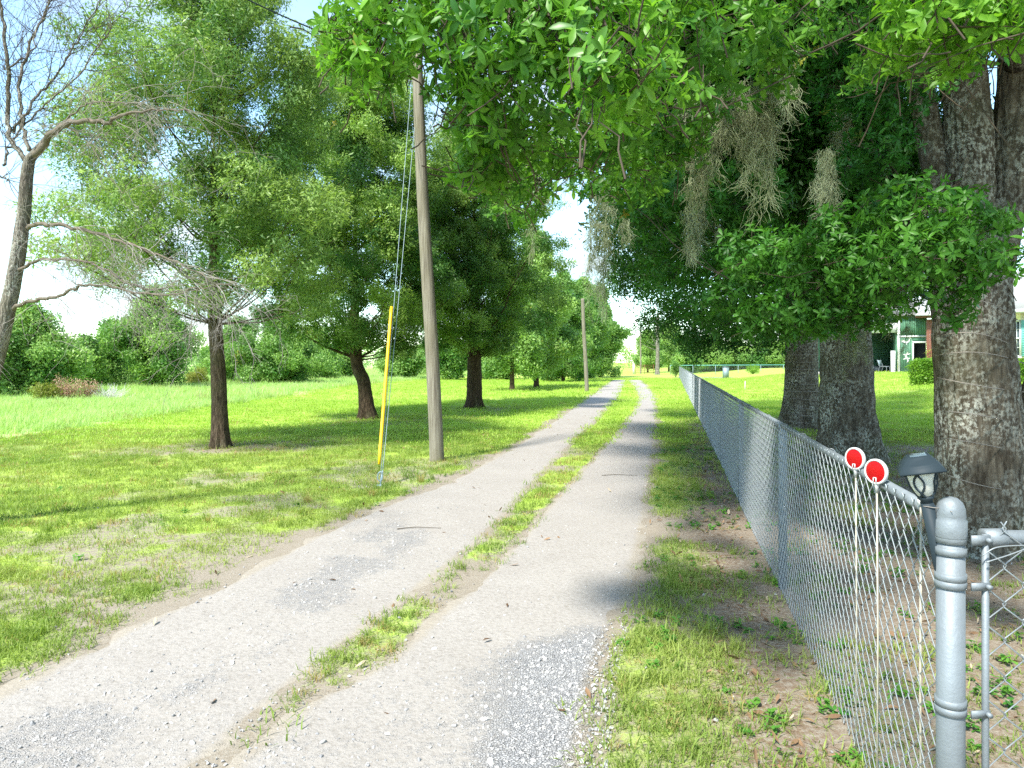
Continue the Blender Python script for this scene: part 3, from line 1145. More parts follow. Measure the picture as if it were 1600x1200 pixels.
def leafy_tree(name, label, x, y, top, z0, rad, trunk_r, nlobes, key, per, bark, lean=(0, 0), prof=None, lobe_r=.8, tint=.45, cat='tree', group=None, flat=.7, seed=1, cx=0.0, sides=20, shell=.35, tvar=.18, limbs=True, ssc=(0.72, 1.15), trunk_flare=.5):
    base = np.array([x, y, float(hz(x, y))])
    root = thing(name, label, cat, base, 0, group)
    rs = np.random.default_rng(seed)
    prof = prof or (lambda t: np.interp(t, [0, .15, .4, .75, 1], [.55, .9, 1.0, .7, .18]))
    topz = top * .93
    tp = [base + np.array([0, 0, -.05]), base + np.array([lean[0] * .3, lean[1] * .3, z0 * .5]), base + np.array([lean[0], lean[1], z0]),
          base + np.array([lean[0] + cx * .4, lean[1], z0 + (topz - z0) * .45]), base + np.array([lean[0] + cx, lean[1], topz])]
    mb = MB()
    bark_tube(mb, tp, [trunk_r * 1.08, trunk_r, trunk_r * .9, trunk_r * .27, trunk_r * .03], sides * 2, 70, trunk_r * .06, trunk_flare * 1.6, .25, seed)
    child(mb, 'trunk', bark, root, True)
    lob = []
    lm = MB()
    axis = spline(tp, 40)
    for i in range(nlobes):
        t = ((i + rs.random()) / nlobes) ** .85
        zz = z0 + (top - z0) * t
        ang = i * 2.39996 + rs.uniform(-.5, .5)
        rr = rad * float(prof(t))
        q = rr * rs.random() ** .5
        ax = axis[np.argmin(np.abs(axis[:, 2] - base[2] - zz))]
        r = lobe_r * rs.uniform(.65, 1.3) * (0.55 + .45 * rr / rad)
        q = max(0, q - r * .4)
        c = np.array([ax[0] + math.cos(ang) * q, ax[1] + math.sin(ang) * q, base[2] + zz + rs.uniform(-.2, .2)])
        lob.append((c, (r, r, r * flat), tint + rs.normal(0, tvar)))
        if limbs and i % 3 == 0:
            a = axis[np.argmin(np.abs(axis[:, 2] - (base[2] + max(zz - q * .95 - .2, z0 * .85))))]
            limb_to(lm, a, c, min(trunk_r * .13, .035), .007, 5, .05)
            for s in range(3):
                limb_to(lm, c - (c - a) * rs.uniform(.1, .5), c + rs.normal(0, 1, 3) * np.array(lob[-1][1]) * .6, .009, .003, 3, 0, 4)
    if limbs:
        o = child(lm, 'branches', bark, root, True)
        o['kind'] = 'stuff'
    P, D, T = lobe_points(lob, per, shell)
    k = P[:, 2] > base[2] + .05
    P, D, T = P[k], D[k], T[k]
    scatter('crown', key, P, eulers(rotmats(D, NR.uniform(0, 6.283, len(P)))), NR.uniform(ssc[0], ssc[1], len(P)), T, root)
    return root


# three trees beside the field
A_prof = lambda t: np.interp(t, [0, .12, .35, .7, 1], [.75, 1.0, .95, .75, .35])
leafy_tree('oak_tree', 'slim brown-trunked tree with airy pale green crown behind the bare branches', -5.5, 13.4, 8.9, 2.75, 3.15, .142, 165, 'laurel', 225, M['bark_brown'], (-.12, 0), A_prof, .60, .55, seed=3, sides=22, tvar=.3, flat=.55, shell=.5)
leafy_tree('oak_tree', 'dense tree with leaning dark trunk just left of the yellow guard', -4.08, 20.1, 11.0, 2.0, 3.5, .19, 185, 'water', 250, M['bark_dark'], (-.35, 0), None, .74, .48, seed=5, tvar=.3, flat=.55, shell=.5)
leafy_tree('oak_tree', 'round dark-trunked tree right of the large utility pole', -1.32, 24.9, 10.4, 2.0, 3.6, .265, 175, 'water', 240, M['bark_dark'], (0, 0), None, .78, .46, seed=8, tvar=.3, flat=.55, shell=.5)


# ---------------------------------------------------- the three big oaks along the fence
OAK1, OAK2, OAK3 = np.array([4.12, 6.2, 0.0]), np.array([5.45, 11.5, 0.0]), np.array([7.15, 17.5, 0.05])
OG = 'old oaks along the fence'
oak1 = thing('oak_tree', 'nearest old oak, thick lichen-spotted forked trunk behind the corner post', 'tree', OAK1, 0, OG)
oak2 = thing('oak_tree', 'old oak with thick unwired trunk, middle of the three by the fence', 'tree', OAK2, 0, OG)
oak3 = thing('oak_tree', 'farthest of the three fence oaks, its dark trunk crossed by many close wires', 'tree', OAK3, 0, OG)

mb = MB()
Z1 = 6.2
bark_tube(mb, [OAK1 + (0, 0, -.1), at(1529, 700, Z1), at(1520, 560, Z1), at(1516, 450, Z1), at(1510, 330, Z1), at(1512, 200, Z1), at(1500, 60, Z1), at(1480, -150, Z1), at(1430, -400, Z1)],
          [.36, .345, .315, .30, .21, .19, .17, .14, .08], 120, 260, .014, .42, .38, 1.0, 5)
bark_tube(mb, [at(1528, 610, Z1 + .05), at(1534, 500, Z1 + .04), at(1553, 410, Z1), at(1574, 300, Z1), at(1588, 150, Z1), at(1600, 0, Z1), at(1640, -220, Z1 - .2), at(1700, -450, Z1 - .5)],
          [.17, .175, .165, .16, .16, .15, .12, .07], 84, 180, .012, 0, .3, 2.2)
bark_tube(mb, [at(1500, 400, Z1 + .1), at(1472, 300, Z1 + .1), at(1445, 170, Z1 + .15), at(1425, 30, Z1 + .2), at(1380, -160, Z1 + .3)], [.16, .13, .11, .10, .06], 60, 120, .010, 0, .3, 3.1)
bark_tube(mb, [at(1595, 820, Z1 + .55), at(1600, 700, Z1 + .5), at(1614, 635, Z1 + .45), at(1640, 585, Z1 + .4), at(1690, 560, Z1 + .3)], [.24, .17, .15, .13, .08], 60, 140, .012, .3, .3, 5.2)
child(mb, 'trunk', M['bark'], oak1, True)
for (oak, pts, rads, sd) in ((oak2, [(1323, 640), (1322, 560), (1316, 470), (1310, 380), (1300, 250), (1285, 100), (1270, -120)], [.45, .40, .385, .39, .35, .30, .22, .10], 6.0),
                             (oak3, [(1252, 610), (1253, 540), (1250, 450), (1240, 330), (1230, 200), (1220, 40)], [.47, .40, .385, .40, .34, .26, .10], 9.0)):
    b = np.array(oak.location)
    mb = MB()
    bark_tube(mb, [b + (0, 0, -.1)] + [at(px, py, b[1]) for px, py in pts], rads, 110, 220, .018, .50, .40, sd, 6)
    child(mb, 'trunk', M['bark'], oak, True)

# leafy lobes: (x in the picture, y, metres away, half width, half height, depth, tint)
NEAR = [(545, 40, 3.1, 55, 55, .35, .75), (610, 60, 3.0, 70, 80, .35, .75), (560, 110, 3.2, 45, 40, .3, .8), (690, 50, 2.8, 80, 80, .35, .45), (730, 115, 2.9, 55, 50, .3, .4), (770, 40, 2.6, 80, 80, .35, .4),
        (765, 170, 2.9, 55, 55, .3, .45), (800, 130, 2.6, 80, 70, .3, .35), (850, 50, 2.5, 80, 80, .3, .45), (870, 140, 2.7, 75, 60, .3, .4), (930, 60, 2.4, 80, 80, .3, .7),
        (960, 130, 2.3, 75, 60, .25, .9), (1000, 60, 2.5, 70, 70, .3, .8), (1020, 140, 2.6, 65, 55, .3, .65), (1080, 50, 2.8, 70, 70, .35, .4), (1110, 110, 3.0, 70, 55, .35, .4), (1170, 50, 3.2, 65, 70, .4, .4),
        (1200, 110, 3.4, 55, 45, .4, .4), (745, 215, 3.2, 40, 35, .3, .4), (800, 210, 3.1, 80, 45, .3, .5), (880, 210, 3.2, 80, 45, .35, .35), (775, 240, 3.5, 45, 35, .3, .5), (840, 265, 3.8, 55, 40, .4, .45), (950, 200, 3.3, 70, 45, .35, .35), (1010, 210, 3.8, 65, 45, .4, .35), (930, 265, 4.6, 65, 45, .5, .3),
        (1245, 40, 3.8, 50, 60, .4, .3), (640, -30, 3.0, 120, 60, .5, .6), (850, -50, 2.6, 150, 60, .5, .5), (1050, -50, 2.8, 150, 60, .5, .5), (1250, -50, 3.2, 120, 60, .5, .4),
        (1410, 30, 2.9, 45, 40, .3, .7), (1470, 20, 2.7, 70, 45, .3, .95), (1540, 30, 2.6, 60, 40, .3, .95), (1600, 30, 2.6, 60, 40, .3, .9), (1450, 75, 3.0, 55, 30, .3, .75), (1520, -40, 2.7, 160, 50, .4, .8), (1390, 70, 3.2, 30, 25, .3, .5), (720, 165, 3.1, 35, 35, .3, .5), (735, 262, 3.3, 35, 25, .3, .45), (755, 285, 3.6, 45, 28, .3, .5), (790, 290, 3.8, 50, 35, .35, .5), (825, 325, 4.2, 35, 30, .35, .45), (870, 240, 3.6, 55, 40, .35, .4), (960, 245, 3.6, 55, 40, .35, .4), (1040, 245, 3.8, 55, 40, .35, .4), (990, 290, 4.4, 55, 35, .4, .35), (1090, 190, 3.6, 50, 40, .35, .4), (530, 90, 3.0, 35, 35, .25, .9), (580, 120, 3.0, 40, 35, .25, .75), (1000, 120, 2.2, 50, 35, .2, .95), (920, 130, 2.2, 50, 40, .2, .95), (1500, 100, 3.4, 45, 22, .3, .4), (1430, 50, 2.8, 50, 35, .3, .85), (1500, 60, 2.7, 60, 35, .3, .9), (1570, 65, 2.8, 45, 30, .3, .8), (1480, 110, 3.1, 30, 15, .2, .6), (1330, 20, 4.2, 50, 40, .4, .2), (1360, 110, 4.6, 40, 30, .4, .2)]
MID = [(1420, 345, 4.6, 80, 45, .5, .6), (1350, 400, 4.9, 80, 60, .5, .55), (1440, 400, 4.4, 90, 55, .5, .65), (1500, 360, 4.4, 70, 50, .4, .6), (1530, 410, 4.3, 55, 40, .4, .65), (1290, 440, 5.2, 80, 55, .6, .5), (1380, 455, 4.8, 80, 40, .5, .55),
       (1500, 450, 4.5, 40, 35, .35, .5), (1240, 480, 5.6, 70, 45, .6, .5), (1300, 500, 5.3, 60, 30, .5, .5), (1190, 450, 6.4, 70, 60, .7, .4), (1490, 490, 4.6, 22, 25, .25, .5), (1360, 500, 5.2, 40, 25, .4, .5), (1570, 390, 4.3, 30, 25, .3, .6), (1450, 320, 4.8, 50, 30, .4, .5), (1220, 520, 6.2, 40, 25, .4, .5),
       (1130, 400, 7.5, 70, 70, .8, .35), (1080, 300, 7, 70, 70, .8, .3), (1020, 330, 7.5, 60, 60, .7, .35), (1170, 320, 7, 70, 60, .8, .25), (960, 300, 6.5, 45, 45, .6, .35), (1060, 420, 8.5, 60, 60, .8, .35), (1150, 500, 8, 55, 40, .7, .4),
       (1180, 400, 5.8, 70, 50, .6, .5), (1250, 400, 5.4, 70, 50, .6, .55), (1310, 360, 5.2, 60, 45, .5, .5), (1140, 460, 6.4, 55, 40, .6, .45), (1270, 505, 5.6, 55, 28, .5, .55), (1200, 500, 6.0, 50, 30, .5, .5), (1100, 480, 7.5, 50, 35, .6, .4), (1400, 300, 5.0, 45, 30, .4, .4), (1540, 350, 4.6, 30, 25, .3, .5), (1400, 150, 5.6, 60, 50, .5, .1), (1370, 235, 5.8, 55, 50, .5, .1), (1320, 140, 6.2, 60, 60, .6, .1), (1330, 260, 6.2, 50, 50, .5, .15), (1300, 50, 6, 60, 60, .6, .1), (1390, 60, 5.6, 60, 50, .5, .1)]


def px_lobes(L):
    out = []
    for (px, py, Z, w, h, d, t) in L:
        out.append((at(px, py, Z), (w * Z / F, d, h * Z / F), t))
    return out


def oak_parts():
    # --- nearest oak: near sprays whose leaves can be told apart
    nl = px_lobes(NEAR)
    P, D, T = lobe_points(nl, 1150, .25, .25)
    Rm = rotmats(D, NR.uniform(0, 6.283, len(P)))
    sc = NR.uniform(.55, 1.18, len(P))
    pick = NR.integers(0, len(ROSETTES), len(P))
    ipx, ipy = P[:, 0] / P[:, 1] * F + CX, HY - (P[:, 2] - H) / P[:, 1] * F
    inview = (ipx > 10) & (ipx < 1590) & (ipy > 10) & (P[:, 1] > 1.6)
    order = np.argsort(np.where(inview, P[:, 1], 99))
    single, used, cnt = [], np.zeros(len(P), bool), 0
    for i in order:
        k = len(ROSETTES[pick[i]])
        if cnt + k > 298:
            break
        single.append(i); used[i] = True; cnt += k
    lm = MB().add(LEAFV, LEAFQ).mesh('leaf', M['single_leaf'], True)
    lm2 = MB().add(*leaf_shape(.070, .027, .35, .35)).mesh('leaf', M['single_leaf'], True)
    ob = Matrix.Translation(-Vector(OAK1))
    for i in single:
        for (Mx, off) in ROSETTES[pick[i]]:
            o = bpy.data.objects.new('leaf', lm if RND.random() < .6 else lm2)
            COL.objects.link(o)
            o.parent = oak1
            A = Rm[i] @ Mx * sc[i]
            p = P[i] + Rm[i] @ off * sc[i]
            o.matrix_local = ob @ (Matrix.Translation(Vector(p)) @ Matrix([list(map(float, r)) for r in A]).to_4x4())
    tw = MB()
    for (c, r, t) in nl:
        for q in range(9):
            e = c + NR.normal(0, .55, 3) * np.array(r)
            limb_to(tw, c + NR.normal(0, .12, 3), e, .004, .0015, 3, 0, 5, .2)
    s = ~used
    # --- overhead crown of the nearest oak, out of frame, extended with lobes added for shade
    over = []
    for i in range(190):
        x, y = NR.uniform(1.8, 8.5), NR.uniform(-1.5, 9.5)
        z = NR.uniform(5.0, 8.8)
        if i % 2:
            x, y, z = NR.uniform(-1.2, 5.5), NR.uniform(4.2, 13.0), NR.uniform(5.6, 10.0)  # unseen extra lobes, added to shade the farther oaks and the drive
        if (H - z) / max(y, .1) * F + HY > 20 and y > .5 and z < H + (HY + 60) / F * y:
            z = H + (HY + 120) / F * y + NR.uniform(0.2, 1.5)
        if z > 11:
            continue
        over.append((np.array([x, y, z]), (1.15, 1.15, .75), .45))
    ml = px_lobes(MID)
    # limbs reaching out of the trunk towards the leaf masses
    big = [[at(1500, 60, 6.2), at(1420, -120, 5.2), at(1200, -120, 4.2), at(1000, -70, 3.2), at(820, -60, 2.9), at(640, -40, 3.0)],
           [at(1512, 330, 6.1), at(1450, 330, 5.3), at(1380, 400, 5.0), at(1280, 450, 5.4), at(1200, 470, 6.2)],
           [at(1590, 100, 6.1), at(1560, -80, 4.6), at(1520, -60, 3.2), at(1450, -30, 2.9)],
           [at(1500, 60, 6.2), at(1450, -300, 5), at(1300, -900, 3.4), at(1000, -2200, 2.0)],
           [at(1480, -150, 6.2), at(1600, -600, 6.5), at(1800, -800, 8)]]
    rads = [(.12, .02), (.045, .012), (.10, .02), (.12, .04), (.1, .03)]
    for b, (r0, r1) in zip(big, rads):
        m = MB()
        Pn = spline(b, 26)
        Pn += NR.normal(0, .018, Pn.shape)
        m.tube(Pn, np.linspace(r0, r1, 26), 10)
        child(m, 'limb', M['bark'], oak1, True)
    allb = np.concatenate([spline(b, 30) for b in big])
    for (c, r, t) in nl + ml + over:
        a = allb[np.argmin(np.linalg.norm(allb - c, axis=1))]
        limb_to(tw, a, c, .007, .003, 4, .05, 6)
    for (c, r, t) in ml:
        for q in range(8):
            limb_to(tw, c, c + NR.normal(0, .5, 3) * np.array(r), .005, .002, 3, 0, 4, .2)
    o = child(tw, 'twigs', M['twig'], oak1)
    o['kind'] = 'stuff'
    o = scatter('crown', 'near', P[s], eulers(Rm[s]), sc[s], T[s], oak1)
    a = o.data.attributes['pick']
    a.data.foreach_set('value', pick[s].astype(np.int32))
    Pm, Dm, Tm = lobe_points(ml, 1000, .2, .25)
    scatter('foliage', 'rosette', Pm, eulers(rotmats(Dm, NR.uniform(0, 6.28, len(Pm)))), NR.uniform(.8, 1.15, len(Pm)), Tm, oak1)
    Po, Do, To = lobe_points(over, 100, .1)
    scatter('foliage', 'bunch', Po, eulers(rotmats(Do, NR.uniform(0, 6.28, len(Po)))), NR.uniform(.9, 1.4, len(Po)), To, oak1)
    # --- the two farther oaks: dark canopy that hangs down towards the drive
    rs = np.random.default_rng(21)
    for oak, Zr, box, n, low in ((oak2, (8, 13.5), (980, 1470, -260, 400), 150, [(1290, 470, 9, 60, 30, .8, .35), (1330, 430, 9, 60, 50, .8, .35), (1420, 450, 11, 40, 30, .8, .35), (1450, 250, 9, 50, 60, .8, .2), (1000, 180, 8, 60, 60, .9, .25), (1050, 120, 8, 60, 60, .9, .2), (930, 130, 9, 70, 60, .9, .25), (860, 60, 9, 70, 60, .9, .25)]),
                                 (oak3, (14, 22), (960, 1400, -200, 440), 110, [(1100, 500, 15, 60, 45, 1.2, .35), (1050, 470, 17, 60, 50, 1.3, .4), (1000, 430, 19, 45, 50, 1.3, .4), (1150, 520, 15, 45, 35, 1.1, .35), (1090, 545, 16, 22, 22, .6, .35), (960, 360, 18, 35, 50, 1.2, .4), (1200, 525, 16, 40, 25, 1, .3), (965, 430, 21, 25, 40, 1.2, .4), (1030, 510, 20, 35, 25, 1, .4), (1075, 535, 22, 30, 20, 1, .45), (1310, 500, 18, 30, 25, .8, .35)])):
        lob = px_lobes(low)
        for i in range(n):
            px, py = rs.uniform(box[0], box[1]), rs.uniform(box[2], box[3])
            Z = rs.uniform(*Zr)
            if px < 1000 and py > 190:
                continue
            if abs(px - 1320) < 30 and py > 290:
                px += 60
            w = rs.uniform(.6, 1.1)
            lob.append((at(px, py, Z), (w, w, w * .75), .3 + rs.normal(0, .15)))
        ax = np.array(oak.location)
        lm = MB()
        hub = [ax + np.array([0, 0, hh]) for hh in (2.6, 3.4, 4.2, 5.2)]
        for (c, r, t) in lob:
            a = hub[int(np.argmin([np.linalg.norm(h - c) for h in hub]))]
            limb_to(lm, a, c, .07, .012, 5, -.08, 8)
        o = child(lm, 'branches', M['bark_dark'], oak, True)
        o['kind'] = 'stuff'
        P2, D2, T2 = lobe_points(lob, 135, .15)
        scatter('crown', 'bunch', P2, eulers(rotmats(D2, NR.uniform(0, 6.28, len(P2)))), NR.uniform(.8, 1.25, len(P2)), T2, oak)


def single_leaf_mat():
    m, nt, N, L = new_mat('single_leaf')
    oi = N('ShaderNodeObjectInfo')
    c = mixc(nt, oi.outputs['Random'], (0.04, 0.15, 0.02), (0.19, 0.40, 0.040))
    b = N('ShaderNodeBsdfPrincipled')
    L(c, b.inputs['Base Color'])
    b.inputs['Roughness'].default_value = .4
    b.inputs['Specular IOR Level'].default_value = .45
    tr = N('ShaderNodeBsdfTranslucent')
    L(mixc(nt, 1.0, c, (1.25, 1.35, .6), 'MULTIPLY'), tr.inputs['Color'])
    ms = N('ShaderNodeMixShader'); ms.inputs[0].default_value = .42
    L(b.outputs[0], ms.inputs[1]); L(tr.outputs[0], ms.inputs[2])
    o = N('ShaderNodeOutputMaterial'); L(ms.outputs[0], o.inputs[0])
    return m


M['single_leaf'] = single_leaf_mat()
oak_parts()


# ---------------------------------------------------- Spanish moss
MOSS = [(948, 395, 5.6, 310, 490, 22, 'longest pale hanging moss, trailing beside the sky gap above the drive'),
        (888, 265, 5.0, 215, 310, 22, 'moss clump hanging at the right edge of the sky gap under the leafy branch'),
        (825, 290, 4.6, 245, 350, 26, 'moss hanging left of the sky gap, below the leafy branch tip'),
        (1190, 215, 3.6, 170, 300, 16, 'stringy bright moss with long single tail near the forked twig'),
        (1145, 200, 3.7, 165, 265, 26, 'wide tangled moss draped from the forked twig'),
        (1085, 220, 4.0, 155, 330, 18, 'moss falling in a narrow column left of the forked twig'),
        (1222, 115, 4.4, 75, 165, 8, 'short tuft of moss hanging high among the leaves above the bright tail'),
        (1290, 320, 5.6, 265, 370, 9, 'thin greenish moss column in the dark canopy left of the low leafy bough'),
        (1095, 375, 6.6, 345, 400, 16, 'short blunt moss tuft under the narrow moss column'),
        (1320, 215, 7.2, 185, 255, 9, 'dim moss tuft deep in the dark canopy between the oak stems'),
        (1395, 500, 6.8, 470, 535, 22, 'yellowish moss hanging in front of the green garage'),
        (1330, 540, 9.5, 515, 565, 18, 'small moss tuft hanging against the thick middle trunk')]


def moss(px, py, Z, y0, y1, w, label):
    top, bot = at(px, y0 - 22, Z), at(px, y1 + 12, Z)
    root = thing('spanish_moss', label, 'moss', top, 0, 'hanging moss')
    L = top[2] - bot[2]
    W = w * Z / F * 1.5
    K = 15
    offs = np.stack([NR.uniform(-1, 1, K) * W * .85, NR.uniform(-1, 1, K) * W * .6], 1)
    lens = np.concatenate([[1.0], NR.uniform(.2, .85, K - 1) ** 1.2])
    mb = MB()
    P = []
    for k in range(K):
        q = [top + np.array([offs[k, 0], offs[k, 1], NR.uniform(-.3, .12) * L])]
        nst = 14
        for st in range(nst):
            q.append(q[-1] + np.array([NR.normal(0, .007), NR.normal(0, .007), -L * lens[k] / nst]))
        q = np.array(q)
        mb.tube(q, np.linspace(.0022, .001, nst + 1), 3, cap=False)
        n = int(4 + 34 * L * lens[k])
        t = NR.random(n) ** 1.2 * nst
        i = np.minimum(t.astype(int), nst - 1)
        c = q[i] + (q[i + 1] - q[i]) * (t - i)[:, None]
        wd = W * np.interp(t / nst, [0, .2, .55, 1], [.13, .11, .075, .02])
        P.append(c + NR.normal(0, .55, (n, 3)) * wd[:, None] * np.array([1, 1, .6]))
    P = np.concatenate(P)
    n = len(P)
    rot = np.stack([NR.normal(0, .42, n), NR.normal(0, .42, n), NR.uniform(0, 6.28, n)], 1)
    scatter('moss_strands', 'moss', P, rot, NR.uniform(.55, 1.1, n), NR.random(n), root)
    child(mb, 'main_strand', M['moss'], root)


for a in MOSS:
    moss(*a)


# forked pale twig from which the moss hangs
fr = thing('broken_twig', 'pale bare forked twig poking out of the leaves above the tangled moss', 'twig', at(1130, 105, 3.6))
mb = MB()
mb.tube(spline([at(1130, 100, 3.6), at(1150, 140, 3.6), at(1165, 175, 3.6)], 8), np.linspace(.006, .003, 8), 5)
mb.tube(spline([at(1148, 135, 3.6), at(1136, 160, 3.62)], 4), np.linspace(.003, .0015, 4), 4)
mb.tube(spline([at(1158, 157, 3.6), at(1172, 165, 3.58)], 4), np.linspace(.003, .0015, 4), 4)
child(mb, 'stem', M['dead_twig'], fr)


# ---------------------------------------------------- bare tree at the left edge
def bare_tree():
    Z = 7.0
    base = np.array([-5.45, 7.0, 0.0])
    root = thing('bare_tree', 'bare leafless tree leaning in at the left edge with dead twiggy boughs', 'tree', base)
    tr = [base + (0, 0, -.05), at(-30, 640, Z), at(2, 520, Z), at(22, 430, Z), at(36, 340, Z), at(43, 262, Z), at(54, 240, Z), at(74, 216, Z)]
    mb = MB()
    bark_tube(mb, tr, [.115, .10, .082, .07, .064, .056, .045, .033], 48, 160, .006, .3, .3, 2)
    child(mb, 'trunk', M['bark_grey'], root, True)
    boughs = [([(48, 250), (75, 215), (100, 195), (130, 190), (165, 190), (200, 178), (240, 172), (300, 174)], Z, Z - .8, .060, .008, 1),
              ([(95, 197), (112, 178), (140, 160), (180, 160), (230, 172)], Z, Z - .6, .018, .004, 1),
              ([(40, 355), (60, 350), (95, 352), (150, 365), (200, 382), (245, 400), (300, 420), (345, 450)], Z, Z - 1.0, .04, .006, 1),
              ([(24, 425), (60, 408), (110, 405), (160, 420), (210, 445), (270, 455), (330, 445)], Z, Z - .6, .03, .005, 1),
              ([(14, 485), (50, 470), (95, 462), (130, 445), (190, 450), (250, 462), (300, 452), (370, 440)], Z, Z - .8, .035, .005, 1),
              ([(45, 255), (25, 230), (12, 190), (15, 130), (8, 70), (2, 0), (-2, -60)], Z, Z + .2, .045, .02, 0),
              ([(46, 240), (35, 190), (30, 130), (45, 70), (70, 20), (85, -40)], Z, Z + .4, .035, .012, 0),
              ([(20, 210), (50, 160), (80, 130), (105, 90), (130, 50), (170, -20)], Z + .1, Z + .6, .026, .008, 0),
              ([(15, 120), (18, 105), (45, 85), (62, 40), (80, 0)], Z, Z + .3, .02, .008, 0),
              ([(8, 260), (10, 235), (30, 205), (70, 160), (120, 120), (160, 60), (200, 10)], Z, Z + .3, .022, .006, 0),
              ([(-10, 280), (0, 275), (15, 280)], Z, Z, .02, .01, 0),
              ([(100, 195), (130, 215), (150, 240), (190, 300), (205, 270)], Z - .1, Z - .5, .01, .004, 1)]
    tw = [MB(), MB()]
    cnt = 0

    def twigs(mb, P, r, L, depth, droop):
        nonlocal cnt
        for i in range(2, len(P)):
            for rep in range(2 if depth == 0 else 1):
                if NR.random() > (.85 if depth == 0 else .7):
                    continue
                d = P[i] - P[i - 1]
                d /= np.linalg.norm(d) + 1e-9
                d = d * .8 + unit(1)[0] * .8
                d /= np.linalg.norm(d)
                q = [P[i]]
                l = L * NR.uniform(.4, 1.1)
                for s in range(6):
                    d = d + NR.normal(0, .18, 3) + np.array([0, 0, -droop * .1 if droop else .06])
                    d /= np.linalg.norm(d)
                    q.append(q[-1] + d * l / 6)
                q = np.array(q)
                mb.tube(q, np.linspace(r, r * .35, 7), 3, cap=False)
                cnt += 1
                if depth < 2:  # twigs on twigs
                    twigs(mb, q, r * .6, L * .5, depth + 1, droop)
    for pts, z0, z1, r0, r1, dead in boughs:
        zs = np.linspace(z0, z1, len(pts))
        P = spline([at(px, py, z) for (px, py), z in zip(pts, zs)], 5 * len(pts))
        P += NR.normal(0, .006, P.shape)
        m = MB()
        P += NR.normal(0, .008, P.shape)
        m.tube(P, np.linspace(r0, r1, len(P)) * .58, 8)
        child(m, 'bough', M['bough'] if dead else M['bark_grey'], root, True)
        S = P[::2]
        twigs(tw[dead], S, min(r0 * .2, .0042), .8 if dead else .85, 0, dead)
    for i, m in enumerate(tw):
        o = child(m, 'twigs', M['dead_twig'] if i else M['twig'], root)
        o['kind'] = 'stuff'


bare_tree()

# ---------------------------------------------------- trees farther down the drive and beyond the field
BG = [  # x, base y or distance, top y, half width px, key, tint, label, crown bottom fraction
    (838, 44, 372, 62, 'far', .9, 'yellow-green tree between the round dark tree and the far pole', .12),
    (800, 40, 420, 48, 'far', .60, 'small light tree tucked behind the round dark-trunked tree', .15),
    (880, 58, 430, 52, 'far', .30, 'dark low-branched tree behind the small far pole, shading the grass', .06),
    (938, 76, 452, 34, 'far', .55, 'green tree at the end of the left row beside the bend in the drive', .03),
    (912, 68, 440, 36, 'far', .45, 'green tree second from the end of the left row', .05),
    (50, 33, 483, 62, 'far', .55, 'broad light tree nearest the left edge of the field', .03),
    (-30, 31, 500, 50, 'far', .5, 'tree at the picture edge beyond the bare trunk', .03),
    (135, 41, 528, 34, 'far', .6, 'small rounded tree behind the red-brown dead brush', .03),
    (172, 44, 505, 32, 'far', .30, 'dark narrow tree behind the silver dead bush', .03),
    (205, 47, 500, 26, 'far', .7, 'pale slender tree left of the large dark field tree', .05),
    (240, 42, 455, 62, 'far', .38, 'large dark field tree with lopsided crown, left of the slim brown trunk', .08),
    (372, 56, 500, 44, 'far', .40, 'dark green tree just right of the slim brown trunk across the field', .04),
    (435, 50, 487, 66, 'far', .5, 'broad bushy tree across the field under the airy crown', .02),
    (490, 62, 520, 40, 'far', .6, 'rounded tree at the field edge right of the broad bushy one', .03),
    (335, 74, 545, 30, 'far', .65, 'pale distant tree seen left of the slim brown trunk', .03),
    (530, 70, 540, 34, 'far', .5, 'low tree across the field left of the leaning dark trunk', .03),
    (625, 66, 540, 34, 'far', .5, 'low tree across the field between yellow guard and large pole', .03),
    (705, 64, 515, 26, 'far', .28, 'dark narrow tree across the field right of the large pole', .03),
    (775, 66, 530, 36, 'far', .45, 'low green tree across the field right of the dark thick trunk', .03),
    (660, 80, 545, 34, 'far', .75, 'pale tree across the field hidden partly by the large pole', .03),
    (1012, 110, 520, 22, 'far', .6, 'far tree left of the bare grey trunk at the end of the drive', .2),
    (1045, 120, 505, 26, 'far', .7, 'light far tree right of the bare grey trunk at the end of the drive', .2),
    (1075, 105, 530, 22, 'far', .55, 'far tree above the end of the chain-link fence', .05),
    (1110, 115, 528, 30, 'far', .5, 'far tree behind the rear fence, nearest the hanging boughs', .05),
    (1150, 118, 532, 30, 'far', .6, 'far tree behind the rear fence, left of the small lawn bush', .05),
    (1195, 112, 530, 30, 'far', .45, 'far tree behind the rear fence, right of the small lawn bush', .05),
    (1240, 110, 520, 34, 'far', .6, 'far tree behind the rear fence, hidden by the wired trunk', .05)]
for i, (px, Z, ty, hw, key, tint, lab, cb) in enumerate(BG):
    x = (px - CX) / F * Z
    g = float(hz(x, Z))
    top = H - (ty - HY) / F * Z - g
    rad = hw * Z / F
    nl = int(np.clip(40 + rad * top * 1.8, 40, 110))
    leafy_tree('tree', lab, x, Z, top, max(.3, top * cb), rad, .05 + top * .012, nl, key, 80, M['bark_dark'], (0, 0), (lambda t, k=i: np.interp(t, [0, .2, .45, .8, 1], [.8, .95, 1.0, .5 + .1 * (k % 3), .12]) * (1 + .28 * math.sin(t * (7 + k % 4) + k))), rad * .27 + .12, tint, 'tree', None, .6, 30 + i, 0, 8, .3, .24, Z < 60, (.8, 1.2) if Z < 60 else (1.1, 1.7), .3)


